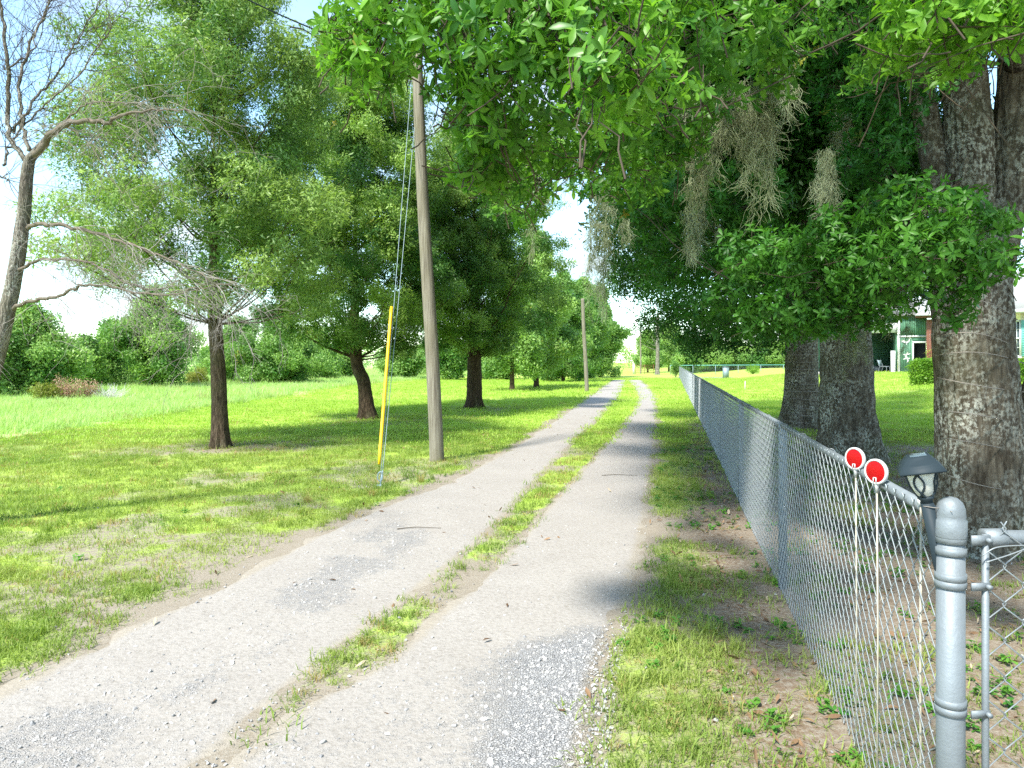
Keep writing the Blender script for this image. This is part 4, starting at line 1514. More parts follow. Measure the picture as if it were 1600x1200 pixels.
def shrub(name, label, px, Z, ty, hw, key, tint, cat='bush', per=70, mat=None):
    x = (px - CX) / F * Z
    g = float(hz(x, Z))
    top = max(.3, H - (ty - HY) / F * Z - g)
    rad = hw * Z / F
    root = thing(name, label, cat, (x, Z, g))
    lob = []
    for i in range(9):
        a = i * 2.4
        q = rad * .6 * math.sqrt(NR.random())
        r = rad * NR.uniform(.35, .55)
        hh = top * NR.uniform(.25, .8) * (1 - .35 * q / rad)
        lob.append((np.array([x + math.cos(a) * q, Z + math.sin(a) * q, g + hh]), (r, r, min(r, top * .4)), tint + NR.normal(0, .15)))
    P, D, T = lobe_points(lob, per * 1.2 / max(rad * .4, .25) ** .5)
    k = P[:, 2] > g
    scatter('foliage', key, P[k], eulers(rotmats(D[k], NR.uniform(0, 6, k.sum()))), NR.uniform(.5, .9, k.sum()), T[k], root)
    mb = MB()
    for (c, r, t) in lob:
        limb_to(mb, (x, Z, g - .02), c, .02, .006, 4)
    child(mb, 'stems', mat or M['twig'], root)['kind'] = 'stuff'
    return root


shrub('shrub', 'red-brown dead brush, largest heap under the light trees at left', 100, 29, 588, 28, 'dry', .5)
shrub('shrub', 'smaller red-brown dead brush right of the large brown heap', 137, 29.5, 590, 17, 'dry', .4)
shrub('shrub', 'pale dry yellowish brush at the left foot of the brown heap', 72, 28.5, 602, 22, 'yellow', .4)
shrub('shrub', 'yellowish leafy bush between the large dark field tree and the slim brown trunk', 308, 47, 571, 22, 'yellow', .6)
shrub('shrub', 'small bright round bush on the lawn before the rear fence', 1176, 82, 565, 12, 'hedge', .8)
shrub('shrub', 'dark bush with pinkish growth at the end of the chain-link fence', 1056, 76, 560, 9, 'far', .4)
shrub('shrub', 'low pale bush under the broad bushy tree across the field', 400, 52, 575, 30, 'far', .6)
# silver dead bush: bare pale stems
ds = thing('dead_bush', 'silver leafless bush standing right of the brown brush', 'bush', (at(166, 590, 30)[0], 30, 0))
mb = MB()
for i in range(150):
    d = unit(1)[0] * np.array([1, 1, .6]) + np.array([0, 0, .6])
    q = [np.array(ds.location) + NR.normal(0, .25, 3) * np.array([1, 1, 0])]
    for s in range(6):
        d = d / np.linalg.norm(d) + NR.normal(0, .22, 3)
        q.append(q[-1] + d / np.linalg.norm(d) * .13)
    mb.tube(q, np.linspace(.010, .004, 7), 3, cap=False)
M['silver'] = simple('silver', (.55, .54, .52), .9, var=.12)
child(mb, 'stems', M['silver'], ds)['kind'] = 'stuff'


def treeline():
    n = 5200
    x = NR.uniform(-260, 330, n)
    y = 190 + 25 * vnoise(x * .02, 0, 4) + NR.uniform(0, 30, n)
    top = 3.5 + 6.5 * fbm(x * .045, 3.3, 0, 3) ** 1.4
    z = top * NR.random(n) ** .8
    P = np.stack([x, y, z + hz(x, y) * .8], 1)
    scatter('distant_treeline', 'far', P, eulers(rotmats(unit(n), NR.uniform(0, 6, n))), NR.uniform(2.4, 4.2, n), np.clip(fbm(x * .1, 0, 0, 3) + NR.normal(0, .15, n), 0, 1))


treeline()

# grey bare trunk and thin pole at the end of the drive
gt = thing('dead_tree', 'grey straight bare trunk standing by the far end of the drive', 'tree', (at(1027, 0, 92)[0], 92, 0))
b = np.array(gt.location)
mb = MB()
bark_tube(mb, [b + (0, 0, -.1), b + (.05, 0, 3), b + (.0, 0, 6), b + (.1, 0, 8)], [.30, .24, .2, .14], 24, 60, .01, .5, .4, 4)
for k in range(9):
    e = b + np.array([NR.uniform(-2.2, 2.2), NR.uniform(-1, 1), NR.uniform(4, 8.5)])
    limb_to(mb, b + (.02, 0, NR.uniform(3.2, 6.5)), e, .05, .015, 4, .1)
child(mb, 'trunk', M['bark_grey'], gt, True)


# ------------------------------------------------------------------ utility poles
def pole(label, base, top, r0, r1, cat='utility pole'):
    root = thing('utility_pole', label, cat, base)
    b, t = np.array(base, float), np.array(top, float)
    mb = MB()
    n = 46
    s = np.linspace(0, 1, n)
    P = b + (0, 0, -.1) + (t - b) * s[:, None] + np.stack([.012 * np.sin(s * 7), .01 * np.cos(s * 5), 0 * s], 1)
    k = 28
    th = np.arange(k) * 2 * math.pi / k
    r = np.interp(s, [0, .04, 1], [r0 * 1.06, r0, r1])[:, None] * (1 + .05 * (fbm(np.cos(th)[None] * 2, np.sin(th)[None] * 2, s[:, None] * 6, 3) - .5)) - .006 * (vnoise(th[None] * 5 + s[:, None] * .6, s[:, None] * 2.0, 3) > .82)
    V = P[:, None] + np.stack([np.cos(th)[None] * r, np.sin(th)[None] * r, 0 * r], -1)
    i = np.arange(n - 1)[:, None] * k
    j = np.arange(k)[None]
    j2 = (j + 1) % k
    mb.add(V.reshape(-1, 3), [np.stack([i + j, i + j2, i + k + j2, i + k + j], -1).reshape(-1, 4), (np.arange(k) + (n - 1) * k)[None]])
    child(mb, 'shaft', M['pole_wood'], root, True)
    return root


PB = np.array([(683 - CX) / F * 11.6, 11.6, 0])
PT = PB + np.array([-.34, 0, 6.75])
p1 = pole('tall weathered wooden utility pole standing left of the drive', PB, PT, .118, .085)
mb = MB()
mb.tube([PT + (-.09, 0, -.55), PT + (.16, 0, -.55)], .012, 8)
mb.tube([PT + (-.12, 0, -.55), PT + (-.09, 0, -.55)], .028, 8)
child(mb, 'bolt', M['galv'], p1)
mb = MB()
mb.lathe([(.02, 0), (.045, .03), (.05, .06), (.03, .08), (.045, .11), (.02, .14)], PT + (0, 0, 0.0), 12)
child(mb, 'insulator', M['white_plastic'], p1, True)
P2B = np.array([(917 - CX) / F * 38.9, 38.9, 0])
pole('small far utility pole beside the bend of the drive', P2B, P2B + np.array([-.24, 0, 5.2]), .115, .09)
P3B = np.array([at(1001, 0, 100)[0], 100, 0])
pole('thin distant pole at the end of the drive left of the grey trunk', P3B, P3B + np.array([0, 0, 7.2]), .12, .09)

# overhead cable
mb = MB()
c0, c1 = PT + (0, 0, -.3), at(60, -190, 9.0)
t = np.linspace(0, 1, 30)[:, None]
mb.tube(c0 + (c1 - c0) * t + np.array([0, 0, -1]) * (np.sin(t * math.pi) * .25), .011, 5)
o = mb.build('overhead_cable', M['lamp_black'])
tag(o, 'black overhead cable crossing the sky at top left', 'cable')

# guy wires with yellow guard
AN = np.array([(594 - CX) / F * 9.25, 9.25, 0.0])
gw = thing('guy_wire', 'steel guy wire with bright yellow guard anchored left of the tall pole', 'guy wire', AN)
g0, g1 = AN + (0, 0, .05), PT + (-.08, 0, -.55)
dirv = (g1 - g0) / np.linalg.norm(g1 - g0)
mb = MB()
t = np.linspace(0, 1, 24)[:, None]
mb.tube(g0 + (g1 - g0) * t, .0045, 6)
child(mb, 'strand', M['galv_old'], gw)
mb = MB()
g2 = PT + (-.04, 0, -1.2)
mb.tube(g0 + (.02, .02, .03) + (g2 - g0) * t, .0045, 6)
child(mb, 'strand', M['galv_old'], gw)
mb = MB()
a, b = g0 + dirv * .24, g0 + dirv * 2.52
tt = np.linspace(0, 1, 16)[:, None]
mb.tube(a + (b - a) * tt + (-.03, -.02, 0), np.concatenate([[.017], np.full(14, .0225), [.02]]), 12)
child(mb, 'guard', M['yellow'], gw, True)
mb = MB()
mb.tube([AN + (0, 0, -.05), AN + (0.01, 0, .08), AN + (.03, .02, .2)], .010, 8)
mb.tube(spline([AN + (.0, 0, .06), AN + (-.035, 0, .10), AN + (-.02, 0, .17), AN + (.02, 0, .18), AN + (.03, 0, .10), AN + (0, 0, .06)], 20), .008, 6)
mb.lathe([(.05, -.01), (.05, .02), (.02, .03)], AN, 12)
child(mb, 'anchor_eye', M['galv_old'], gw, True)

# ------------------------------------------------------------------ chain-link fence
FU = np.array([FS, 1.0, 0]) / math.hypot(FS, 1.0)
FC = np.array([1.247, 2.02, 0.0])                 # corner post
SPAN, NSP = 3.13, 25
FH = 1.16


def wire_mesh(width, height, cell=0.094, r=.0022, name='wire_mesh', mat=None, bulge=.0):
    """woven diamond mesh: every wire zigzags and hooks into its neighbours"""
    mb = MB()
    nx, nz = int(width / (cell / 2)), int(height / (cell / 2))
    for k in range(nx):
        x0, x1 = k * cell / 2 - .002, (k + 1) * cell / 2 + .002
        P = []
        j0 = 0
        for j in range(j0, nz + 1):
            inx = x1 if (j + k) % 2 else x0
            jx, jz = NR.normal(0, .0014, 2)
            sgn = 1 if (j + k) % 2 else -1
            z = 0.03 + j * cell / 2
            P.append((inx + jx, .0022 * sgn, z - .004 + jz))
            P.append((inx + jx, -.0022 * sgn, z + .004 + jz))
        # knuckled ends
        P.append((P[-1][0] + .012 * (1 if k % 2 else -1), .003, P[-1][2] + .018))
        P.insert(0, (P[0][0] + .012 * (1 if k % 2 else -1), .003, P[0][2] - .016))
        mb.tube(P, r, 4, cap=False)
    return mb.mesh(name, mat or M['galv_wire'])


fence = thing('chain_link_fence', 'grey chain-link fence running along the right of the drive and turning at the corner post', 'fence', FC)
ang = math.atan2(FU[1], FU[0])
span_me = wire_mesh(SPAN, 1.17)
span_me2 = wire_mesh(SPAN, 1.17)
post_me = MB().lathe([(.030, -.05), (.030, FH - .03), (.024, FH - .02), (.029, FH - .015), (.029, FH + .012)], k=14).mesh('line_post', M['galv_post'], True)
rail_me = MB().tube([(0.0, 0, FH + .0), (SPAN * .5, 0, FH - .004), (SPAN, 0, FH)], .0195, 12).mesh('top_rail', M['galv'], True)
tie_me = MB()
for q in (.25, .5, .75):
    th = np.linspace(0, 6.283, 12)
    tie_me.tube(np.stack([np.full(12, q * SPAN) + .004 * np.sin(th), .0225 * np.cos(th), FH + .0225 * np.sin(th)], 1), .002, 4, cap=False)
tie_me = tie_me.mesh('tie_wire', M['galv_wire'])


def fpart(name, me, k, off=(0, 0, 0)):
    o = link(name, me, fence)
    p = FU * (SPAN * k)
    n = np.array([-FU[1], FU[0], 0])
    o.location = p + n * off[1] + FU * off[0] + np.array([0, 0, off[2]])
    o.rotation_euler = (0, 0, ang)
    return o


for k in range(NSP):
    fpart('wire_mesh', span_me if k % 2 == 0 else span_me2, k, (0.04 if k == 0 else 0, .026, 0))
    fpart('top_rail', rail_me, k)
    if k > 0:
        fpart('line_post', post_me, k)
    if k < 8:
        fpart('tie_wire', tie_me, k)
# corner post with domed cap and bands
mb = MB()
mb.lathe([(.0365, -.05), (.0365, 1.135)], (0, 0, 0), 28)
mb.build('corner_post', M['galv'], fence, True)
mb = MB()
mb.lathe([(.040, 1.115), (.0415, 1.12), (.0415, 1.165), (.0375, 1.170), (.039, 1.178), (.037, 1.198), (.030, 1.216), (.018, 1.227), (.004, 1.231)], (0, 0, 0), 28)
mb.build('post_cap', M['galv'], fence, True)


def band(z, hgt, dirs, name='band'):
    m = MB()
    m.lathe([(.0372, z - hgt / 2), (.0405, z - hgt / 2 + .001), (.0405, z + hgt / 2 - .001), (.0372, z + hgt / 2)], (0, 0, 0), 28)
    for d in dirs:
        d = np.array(d, float)
        m.bar(d * .036 + np.array([0, -.036 * d[0], z]), d * .092 + np.array([0, -.030 * d[0], z]), .005, hgt)
        m.tube([d * .085 + np.array([0, -.045 * d[0], z]), d * .085 + np.array([0, -.012, z])], .007, 8)
    return m.build(name, M['galv'], fence, False)


R_, F_ = (1, 0, 0), tuple(FU)
band(1.135 - .02, .028, [R_]); band(1.078, .022, [F_]); band(1.005, .022, [F_]); band(.985, .022, [R_]); band(.650, .022, [F_]); band(.628, .022, [R_]); band(.28, .022, [R_]); band(.30, .022, [F_])
# tension bars beside the post
mb = MB().tube([(.083, -.024, .06), (.083, -.024, 1.13)], .0095, 8)
mb.build('tension_bar', M['galv'], fence, True)
mb = MB()
q = FU * .05
mb.bar((q[0] - .012, q[1] - .02, .06), (q[0] - .012, q[1] - .02, 1.12), .014, .005)
mb.build('tension_bar', M['galv'], fence)
# front run that turns right at the corner
fm = wire_mesh(4.6, 1.13, .104, .0023, 'wire_mesh')
o = link('wire_mesh', fm, fence)
o.location = (.083, -.028, 0.02)
mb = MB()
mb.tube([(.092, -.005, 1.115), (.14, -.004, 1.115), (4.7, 0, 1.115)], .0215, 16)
mb.build('top_rail', M['galv'], fence, True)
mb = MB()
mb.lathe([(.012, -.03), (.026, -.03), (.0265, .03), (.018, .036)], (.118, -.004, 1.115), 16, np.array([[0, 0, 1], [0, 1, 0], [-1, 0, 0]]))
mb.build('rail_end', M['galv'], fence, True)
for q in (2.35, 4.7):
    o = link('line_post', post_me, fence)
    o.location = (q, 0.03, 0)
mb = MB()
mb.tube(spline([(.06, -.045, 1.075), (.10, -.05, 1.10), (.20, -.03, 1.098), (.15, -.04, 1.08), (.07, -.048, 1.058)], 30), .002, 4)
mb.build('tie_wire', M['galv_wire'], fence)

# rear fence beyond the lawn
rf = thing('rear_fence', 'distant chain-link fence with greenish rail across the back of the lawn', 'fence', (25, 92, float(hz(25, 92))))
m = MB()
m.tube([(-4.5, 0, 1.2), (16, 0, 1.3)], .035, 6)
m.build('top_rail', M['teal'], rf)
for k in range(8):
    m = MB()
    m.tube([(-4.5 + k * 2.93, 0, -.5), (-4.5 + k * 2.93, 0, 1.25)], .03, 6)
    m.build('post', M['galv_old'], rf)
o = link('wire_mesh', wire_mesh(20.5, 1.2, .16, .003), rf)
o.location = (-4.5, 0.05, 0)
gp = MB()
gp.box((0, 0, .0), (7.0, 5, .03))
xx = at(1120, 0, 72)[0]
o = gp.build('gravel_patch', M['drive'], None, False, (xx, 73, float(hz(xx, 73)) + .02))
o['kind'] = 'structure'
mb = MB().box((0, 0, .55), (.5, .4, 1.1)).box((0, 0, 1.13), (.56, .46, .06))
xx = at(1134, 0, 70)[0]
tag(mb.build('utility_box', M['galv_old'], None, False, (xx, 70, float(hz(xx, 70)))), 'small grey box post before the rear fence', 'box')

# white gate post and rusty gate at the end of the drive
xx = at(990, 0, 96)[0]
tag(MB().box((0, 0, .7), (.22, .22, 1.4)).box((0, 0, 1.43), (.3, .3, .06)).build('gate_post', M['white_paint'], None, False, (xx, 96, 0)), 'short white gate post where the drive ends', 'post')
gg = thing('rusty_gate', 'rusty brown farm gate at the far end of the drive', 'gate', (xx + .4, 97, 0), .5)
for z in (.2, .45, .7, .95, 1.2):
    MB().tube([(0, 0, z), (3.2, 0, z)], .03, 5).build('gate_bar', M['rusty'], gg)
for q in (0, 1.6, 3.2):
    MB().tube([(q, 0, 0), (q, 0, 1.3)], .035, 5).build('gate_upright', M['rusty'], gg)


# ------------------------------------------------------------------ things at the fence
def marker(Zm, xpx, disc, label):
    x = (xpx - CX) / F * Zm
    root = thing('driveway_marker', label, 'reflector', (x, Zm, 0), 0, 'reflector markers by the fence')
    n = Vector((-.90, -.43, 0)).normalized()
    Mx = np.array(n.to_track_quat('Z', 'Y').to_matrix())
    MB().tube([(0, 0, -.1), (.004, 0, .6), (0, 0, 1.165)], .0032, 8).build('rod', M['cream_rod'], root, True)
    c = np.array([0, 0, 1.213]) + np.array(n) * .004
    m = MB()
    m.lathe([(.012, -.009), (.044, -.009), (.0465, -.006), (.0465, .004), (.0445, .0065), (.0395, .0065), (.0392, .0035), (.001, .0035)], c, 40, Mx)
    m.build('disc', M['white_plastic'], root, True)
    m = MB()
    m.lathe([(.001, .0055), (.037, .0055), (.0388, .0045), (.0388, .002)][::-1], c, 40, Mx)
    m.build('reflector', M['red'], root, True)
    m = MB()
    m.lathe([(.0045, 1.135), (.0085, 1.165), (.009, 1.172)], (0, 0, 0), 12)
    m.build('socket', M['white_plastic'], root, True)
    m = MB()
    ux = np.array([Mx[0, 0], Mx[1, 0], Mx[2, 0]])
    s = np.cross(np.array([0, 0, 1.0]), np.array(n))
    for sg in (-1, 1):
        m.bar(c + np.array(n) * .0075 + s * .006 * sg + np.array([0, 0, -.041]), c + np.array(n) * .0075 + s * .005 * sg + np.array([0, 0, -.022]), .003, .003, n)
    m.bar(c + np.array(n) * .0075 + s * .006 + np.array([0, 0, -.022]), c + np.array(n) * .0075 - s * .006 + np.array([0, 0, -.022]), .003, .003, n)
    m.build('clip', M['white_plastic'], root)


marker(2.95, 1337, True, 'red reflector marker on white rod, smaller and farther along the fence')
marker(2.60, 1370, True, 'larger red reflector marker on white rod, nearer the lantern')
xr = (1440 - CX) / F * 2.2
mk = thing('marker_rod', 'plain cream rod without a disc, between lantern and reflectors', 'rod', (xr, 2.2, 0))
MB().tube([(0, 0, -.1), (-.004, 0, .6), (-.002, 0, 1.175)], .0036, 8).build('rod', M['cream_rod'], mk, True)
MB().lathe([(.004, 1.17), (.010, 1.172), (.011, 1.19), (.005, 1.194)], (-.002, 0, 0), 12).build('rod_cap', M['white_plastic'], mk, True)


def lantern():
    top = at(1437, 728, 2.04)
    root = thing('solar_lantern', 'dark square-topped solar lantern on a stake, tilted against the corner post', 'lantern', top)
    root.rotation_euler = (Matrix.Rotation(math.radians(-11), 3, 'Y') @ Matrix.Rotation(math.radians(-23), 3, 'Z')).to_euler()
    root.scale = (.96, .96, .96)
    m = MB()

    def sq(rows):
        V, Q = [], []
        for (h, z) in rows:
            V += [(-h, -h, z), (h, -h, z), (h, h, z), (-h, h, z)]
        for i in range(len(rows) - 1):
            for j in range(4):
                Q.append((i * 4 + j, i * 4 + (j + 1) % 4, i * 4 + 4 + (j + 1) % 4, i * 4 + 4 + j))
        n = len(rows)
        Q2 = [(3, 2, 1, 0), (n * 4 - 4, n * 4 - 3, n * 4 - 2, n * 4 - 1)]
        return np.array(V), [np.array(Q), np.array(Q2)]
    m.add(*sq([(.044, -.010), (.060, -.013), (.0605, -.008), (.050, .004), (.049, .008), (.044, .011), (.031, .030), (.0285, .033)]))
    m.build('cap', M['lamp_black'], root)
    m = MB()
    m.add(*sq([(.022, .0331), (.022, .0343)]))
    m.build('solar_panel', M['window_glass'], root)
    m = MB()
    m.lathe([(.015, -.092), (.022, -.086), (.033, -.060), (.0385, -.030), (.040, -.0125)], (0, 0, 0), 24)
    m.build('glass', M['frosted'], root, True)
    m = MB()
    for k in range(8):
        a0 = k * math.pi / 4
        P = []
        for t in np.linspace(0, 1, 14):
            z = -.094 + t * .082
            r = np.interp(z, [-.094, -.086, -.060, -.030, -.012], [.017, .0245, .0355, .041, .0425])
            a = a0 + (1 if k % 2 else -1) * .85 * math.sin(t * math.pi * .9) * .9
            P.append((r * math.cos(a), r * math.sin(a), z))
        m.tube(P, .0032, 6)
    m.build('cage', M['lamp_black'], root, True)
    m = MB()
    m.lathe([(.012, -.114), (.0165, -.110), (.0165, -.104), (.0225, -.098), (.0225, -.092), (.017, -.089)], (0, 0, 0), 20)
    m.build('collar', M['lamp_black'], root, True)
    m = MB()
    m.add(*sq([(.0165, -.112), (.0150, -.30), (.0110, -.36), (.002, -.44)][::-1]))
    m.build('stake', M['lamp_black'], root)
    return root


lantern()
tw_ = MB()
q = at(1459, 792, 2.03)
tw_.tube(spline([q + (-.03, .0, .002), q + (0, -.016, 0), q + (.022, -.01, -.002), np.array(FC) + (-.02, -.04, q[2] - FC[2] - .004)], 16), .0011, 4)
tag(tw_.build('tie_wire', M['rust_wire']), 'thin wire tying the lantern stake to the corner post', 'wire')


# old fence wires stapled across two of the oak trunks
def wires(label, Z, cx, half, xs, rows, r, name='wire_strands'):
    root = thing(name, label, 'wires', at(cx, rows[0][0], Z))
    for (yl, ym, yr, xl, xr2) in rows:
        P = []
        for t in np.linspace(0, 1, 26):
            px = xl + (xr2 - xl) * t
            py = (1 - t) ** 2 * yl + 2 * t * (1 - t) * (2 * ym - .5 * (yl + yr)) + t * t * yr
            u = np.clip((px - cx) / half, -1, 1)
            dep = Z - (half * Z / F) * math.sqrt(max(0, 1 - u * u)) - .035 - .02 * (1 - u * u)
            P.append(at(px, py, dep))
        m = MB()
        m.tube(P, r, 5, cap=False)
        child(m, 'strand', M['rust_wire'], root)
    return root


wires('sagging wires stapled across the nearest oak trunk', 6.2, 1528, 64, None,
      [(405, 425, 470, 1530, 1588), (527, 521, 545, 1462, 1590), (556, 551, 568, 1462, 1600), (590, 604, 614, 1464, 1612), (642, 650, 668, 1465, 1612), (684, 695, 712, 1467, 1612), (742, 760, 768, 1480, 1600), (480, 470, 500, 1475, 1590)], .0042)
wires('many parallel wires stapled across the farthest fence oak', 17.5, 1252, 32, None,
      [(553 + i * 11.5, 553 + i * 11.5 + (1.5 if i < 7 else 4), 553 + i * 11.5 + (1 if i < 6 else 6), 1222, 1284) for i in range(10)], .0052)


# ------------------------------------------------------------------ garage and house
def facing(px):
    """rotation that turns a facade square to someone standing at the gate"""
    return -math.atan((px - CX) / F)


def garage():
    Zg = 55.0
    ox = (1405 - CX) / F * Zg
    gz = float(hz(ox, Zg))
    root = thing('garage', 'green garage with white trim and dark open carport across the lawn', 'garage', (ox, Zg, gz), facing(1405) * .9)
    k = Zg / F * 1.08
    W = lambda px: (px - 1405) * k
    T = lambda py: (582 - py) * k
    MB().box(((W(1280) + W(1500)) / 2, 3.0, -.10), (W(1500) - W(1280), 7.5, .22)).build('floor_slab', M['concrete'], root)
    # green front wall in vertical boards, left of the door, over it
    n = 7
    xs = np.linspace(W(1406.5), W(1421.5), n + 1)
    bme = MB().box((0, 0, T(531) / 2), ((xs[1] - xs[0]) - .02, .05, T(531) - .02)).mesh('board', M['green_paint'])
    for i in range(n):
        link('board', bme, root, ((xs[i] + xs[i + 1]) / 2, 0, 0.01))
    xs = np.linspace(W(1406.5), W(1438), 15)
    bm2 = MB().box((0, 0, (T(529) + T(500)) / 2), ((xs[1] - xs[0]) - .02, .05, T(500) - T(529) - .02)).mesh('board', M['green_paint'])
    for i in range(14):
        link('board', bm2, root, ((xs[i] + xs[i + 1]) / 2, 0, .02))
    MB().box(((W(1421.5) + W(1440)) / 2, .03, (T(531) + T(537)) / 2), (W(1440) - W(1421.5), .05, T(531) - T(537))).build('lintel', M['green_paint'], root)
    MB().box((W(1420), .1, 0.0 + T(531) / 2), (.02, .05, .02)).build('backing', M['dark'], root)
    MB().box(((W(1406) + W(1440)) / 2, .09, (T(500) + T(533)) / 2), (W(1440) - W(1406), .04, T(500) - T(533))).box(((W(1406) + W(1421)) / 2, .09, T(531) / 2), (W(1421) - W(1406), .04, T(531))).build('wall', M['green_paint'], root)
    for (a, b, c, d) in ((1403, 0, 1406, 500), (1406, 528.5, 1440, 531), (1421.3, 0, 1423.3, 538), (1421.3, 537, 1440, 539.3)):
        z0, z1 = (0, T(d)) if b == 0 else sorted((T(b), T(d)))
        MB().box(((W(a) + W(c)) / 2, -.04, (z0 + z1) / 2), (W(c) - W(a), .06, z1 - z0)).build('trim', M['white_paint'], root)
    MB().box(((W(1423) + W(1440)) / 2, 1.2, T(538) / 2), (W(1440) - W(1423), .05, T(538))).build('door_recess', M['dark'], root)
    # carport on the left: back and side walls, posts, beam
    MB().box(((W(1290) + W(1403)) / 2, 6.2, T(510) / 2), (W(1403) - W(1290), .1, T(510))).box((W(1403) - .06, 3.2, T(510) / 2), (.1, 6.2, T(510))).build('carport_wall', M['green_paint'], root)
    MB().box(((W(1290) + W(1403)) / 2, -.03, (T(524) + T(510)) / 2), (W(1403) - W(1290), .1, T(510) - T(524))).build('beam', M['white_paint'], root)
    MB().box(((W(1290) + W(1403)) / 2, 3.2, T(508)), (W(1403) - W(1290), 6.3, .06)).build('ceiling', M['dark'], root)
    for px in (1292, 1345):
        MB().box((W(px), -.03, T(524) / 2), (.16, .1, T(524))).build('carport_post', M['white_paint'], root)
    # roofs
    def gable(x0, x1, y0, y1, z, h, name, mat, ov=.4):
        V = [(x0 - ov, y0 - ov, z), (x1 + ov, y0 - ov, z), (x1 + ov, y1 + ov, z), (x0 - ov, y1 + ov, z), (x0 - ov, (y0 + y1) / 2, z + h), (x1 + ov, (y0 + y1) / 2, z + h)]
        MB().add(V, [np.array([[0, 1, 5, 4], [2, 3, 4, 5], [3, 2, 1, 0]]), np.array([[0, 4, 3], [1, 2, 5]])]).build(name, mat, root)
    gable(W(1285), W(1440), 0, 6.5, T(499), 1.5, 'roof', M['roof'])
    # porch: brick column, eave, railing
    nb = 0
    me = MB().box((0, 0, 0), (.205, .2, .062)).mesh('brick', M['brick'])
    for r in range(int(T(506) / .072)):
        for q in range(2):
            link('brick', me, root, (W(1440.2) + q * .215 + (.05 if r % 2 else 0) - .03, -.6, .04 + r * .072))
    MB().box((W(1442), -.6, T(506) / 2), (.36, .16, T(506))).build('mortar', M['concrete'], root)
    MB().box(((W(1425) + W(1500)) / 2, -.5, T(503) + .02), (W(1500) - W(1425), 1.8, .12)).build('eave', M['brown_wood'], root)
    V = [(W(1423), -1.5, T(502)), (W(1500), -1.5, T(502)), (W(1500), 2, T(470)), (W(1423) + .8, 2, T(470))]
    MB().add(np.array(V + [(a, b, c + .08) for a, b, c in V]), [np.array([[3, 2, 1, 0], [4, 5, 6, 7], [0, 1, 5, 4], [1, 2, 6, 5], [2, 3, 7, 6], [3, 0, 4, 7]])]).build('porch_roof', M['roof'], root)
    MB().box((W(1472), -.6, T(546)), (W(1500) - W(1444), .08, .08)).build('handrail', M['brown_wood'], root)
    bl = MB().box((0, 0, T(546) / 2), (.06, .05, T(546))).mesh('baluster', M['brown_wood'])
    for i in range(18):
        link('baluster', bl, root, (W(1447) + i * .15, -.6, 0))
    MB().box((W(1472), 1.6, T(505) / 2), (W(1500) - W(1440), .1, T(505))).build('porch_wall', M['brown_wood'], root)
    Mx = Matrix.Translation(root.location) @ Matrix.Rotation(root.rotation_euler.z, 4, 'Z')
    wl = lambda x, y, z: Mx @ Vector((x, y, z))
    # wall ornaments
    def ornament(name, label, c, polys, s):
        m = MB()
        for pl in polys:
            pl = np.array(pl, float) * s
            n = len(pl)
            V = np.concatenate([np.stack([pl[:, 0], np.full(n, -.02), pl[:, 1]], 1), np.stack([pl[:, 0], np.full(n, .0), pl[:, 1]], 1)])
            Q = [[i, (i + 1) % n, n + (i + 1) % n, n + i] for i in range(n)]
            m.add(V, [np.arange(n)[None], np.arange(n, 2 * n)[::-1][None], np.array(Q)])
        o = m.build(name, M['white_paint'])
        o.location = wl(*c)
        o.rotation_euler = root.rotation_euler
        tag(o, label, 'ornament')
    body = [(-1, .1), (-.55, .5), (-.35, .2), (.1, -.05), (.45, .15), (.75, .75), (1.0, .8), (1.1, .6), (.85, .35), (.75, -.2), (.35, -.6), (-.2, -.6), (-.6, -.3), (-1.1, -.35)]
    ornament('rooster_ornament', 'white rooster cut-out mounted high on the green wall', (W(1413.5), -.035, T(536)), [body, [(.0, -.55), (.1, -.55), (.15, -1.0), (.0, -1.0)], [(.7, .78), (.75, 1.0), (.95, 1.0), (.95, .8)]], .30)
    gb, thk = [], .13
    cl = [(.25, 1.0), (.1, .6), (-.1, .2), (.05, -.25), (.3, -.6), (.2, -1.0), (-.1, -1.1)]
    wd = [.08, .2, .17, .17, .10, .07, .02]
    left = [(x - w, y) for (x, y), w in zip(cl, wd)]
    right = [(x + w, y) for (x, y), w in zip(cl, wd)]
    legs = [[(.1, .5), (.65, .75), (.72, .6), (.2, .35)], [(0, .5), (-.55, .6), (-.6, .42), (-.1, .3)], [(.1, -.2), (.6, -.15), (.62, -.32), (.2, -.4)], [(.0, -.15), (-.55, -.35), (-.5, -.52), (.1, -.35)]]
    ornament('lizard_ornament', 'white lizard cut-out climbing the green wall beside the dark doorway', (W(1414), -.035, T(559)), [left + right[::-1]] + legs, .40)
    # chair under the carport
    ch = thing('garden_chair', 'grey tube-framed garden chair at the carport edge', 'chair', wl(W(1386), .6, .03), .6)
    for sx in (-.25, .25):
        m = MB()
        m.tube(spline([(sx, .35, 0), (sx, .2, .42), (sx, -.05, .45), (sx, -.3, .42), (sx, -.32, 0)], 16), .018, 6)
        m.tube(spline([(sx, .2, .42), (sx, .32, .7), (sx, .42, .98)], 8), .018, 6)
        m.build('frame', M['galv'], ch, True)
    MB().box((0, -.05, .44), (.5, .5, .025)).build('seat', M['galv_old'], ch)
    MB().box((0, .33, .72), (.5, .025, .45), rx(-.2)).build('backrest', M['galv_old'], ch)
    bx = MB().box((0, 0, .85), (.32, .2, 1.7))
    for z in np.arange(.1, 1.7, .12):
        bx.box((0, -.105, z), (.28, .012, .07))
    o = bx.build('slatted_panel', M['white_paint'])
    o.location = wl(W(1397), -.2, .0)
    o.rotation_euler = root.rotation_euler
    tag(o, 'tall narrow white slatted panel standing at the carport corner', 'panel')
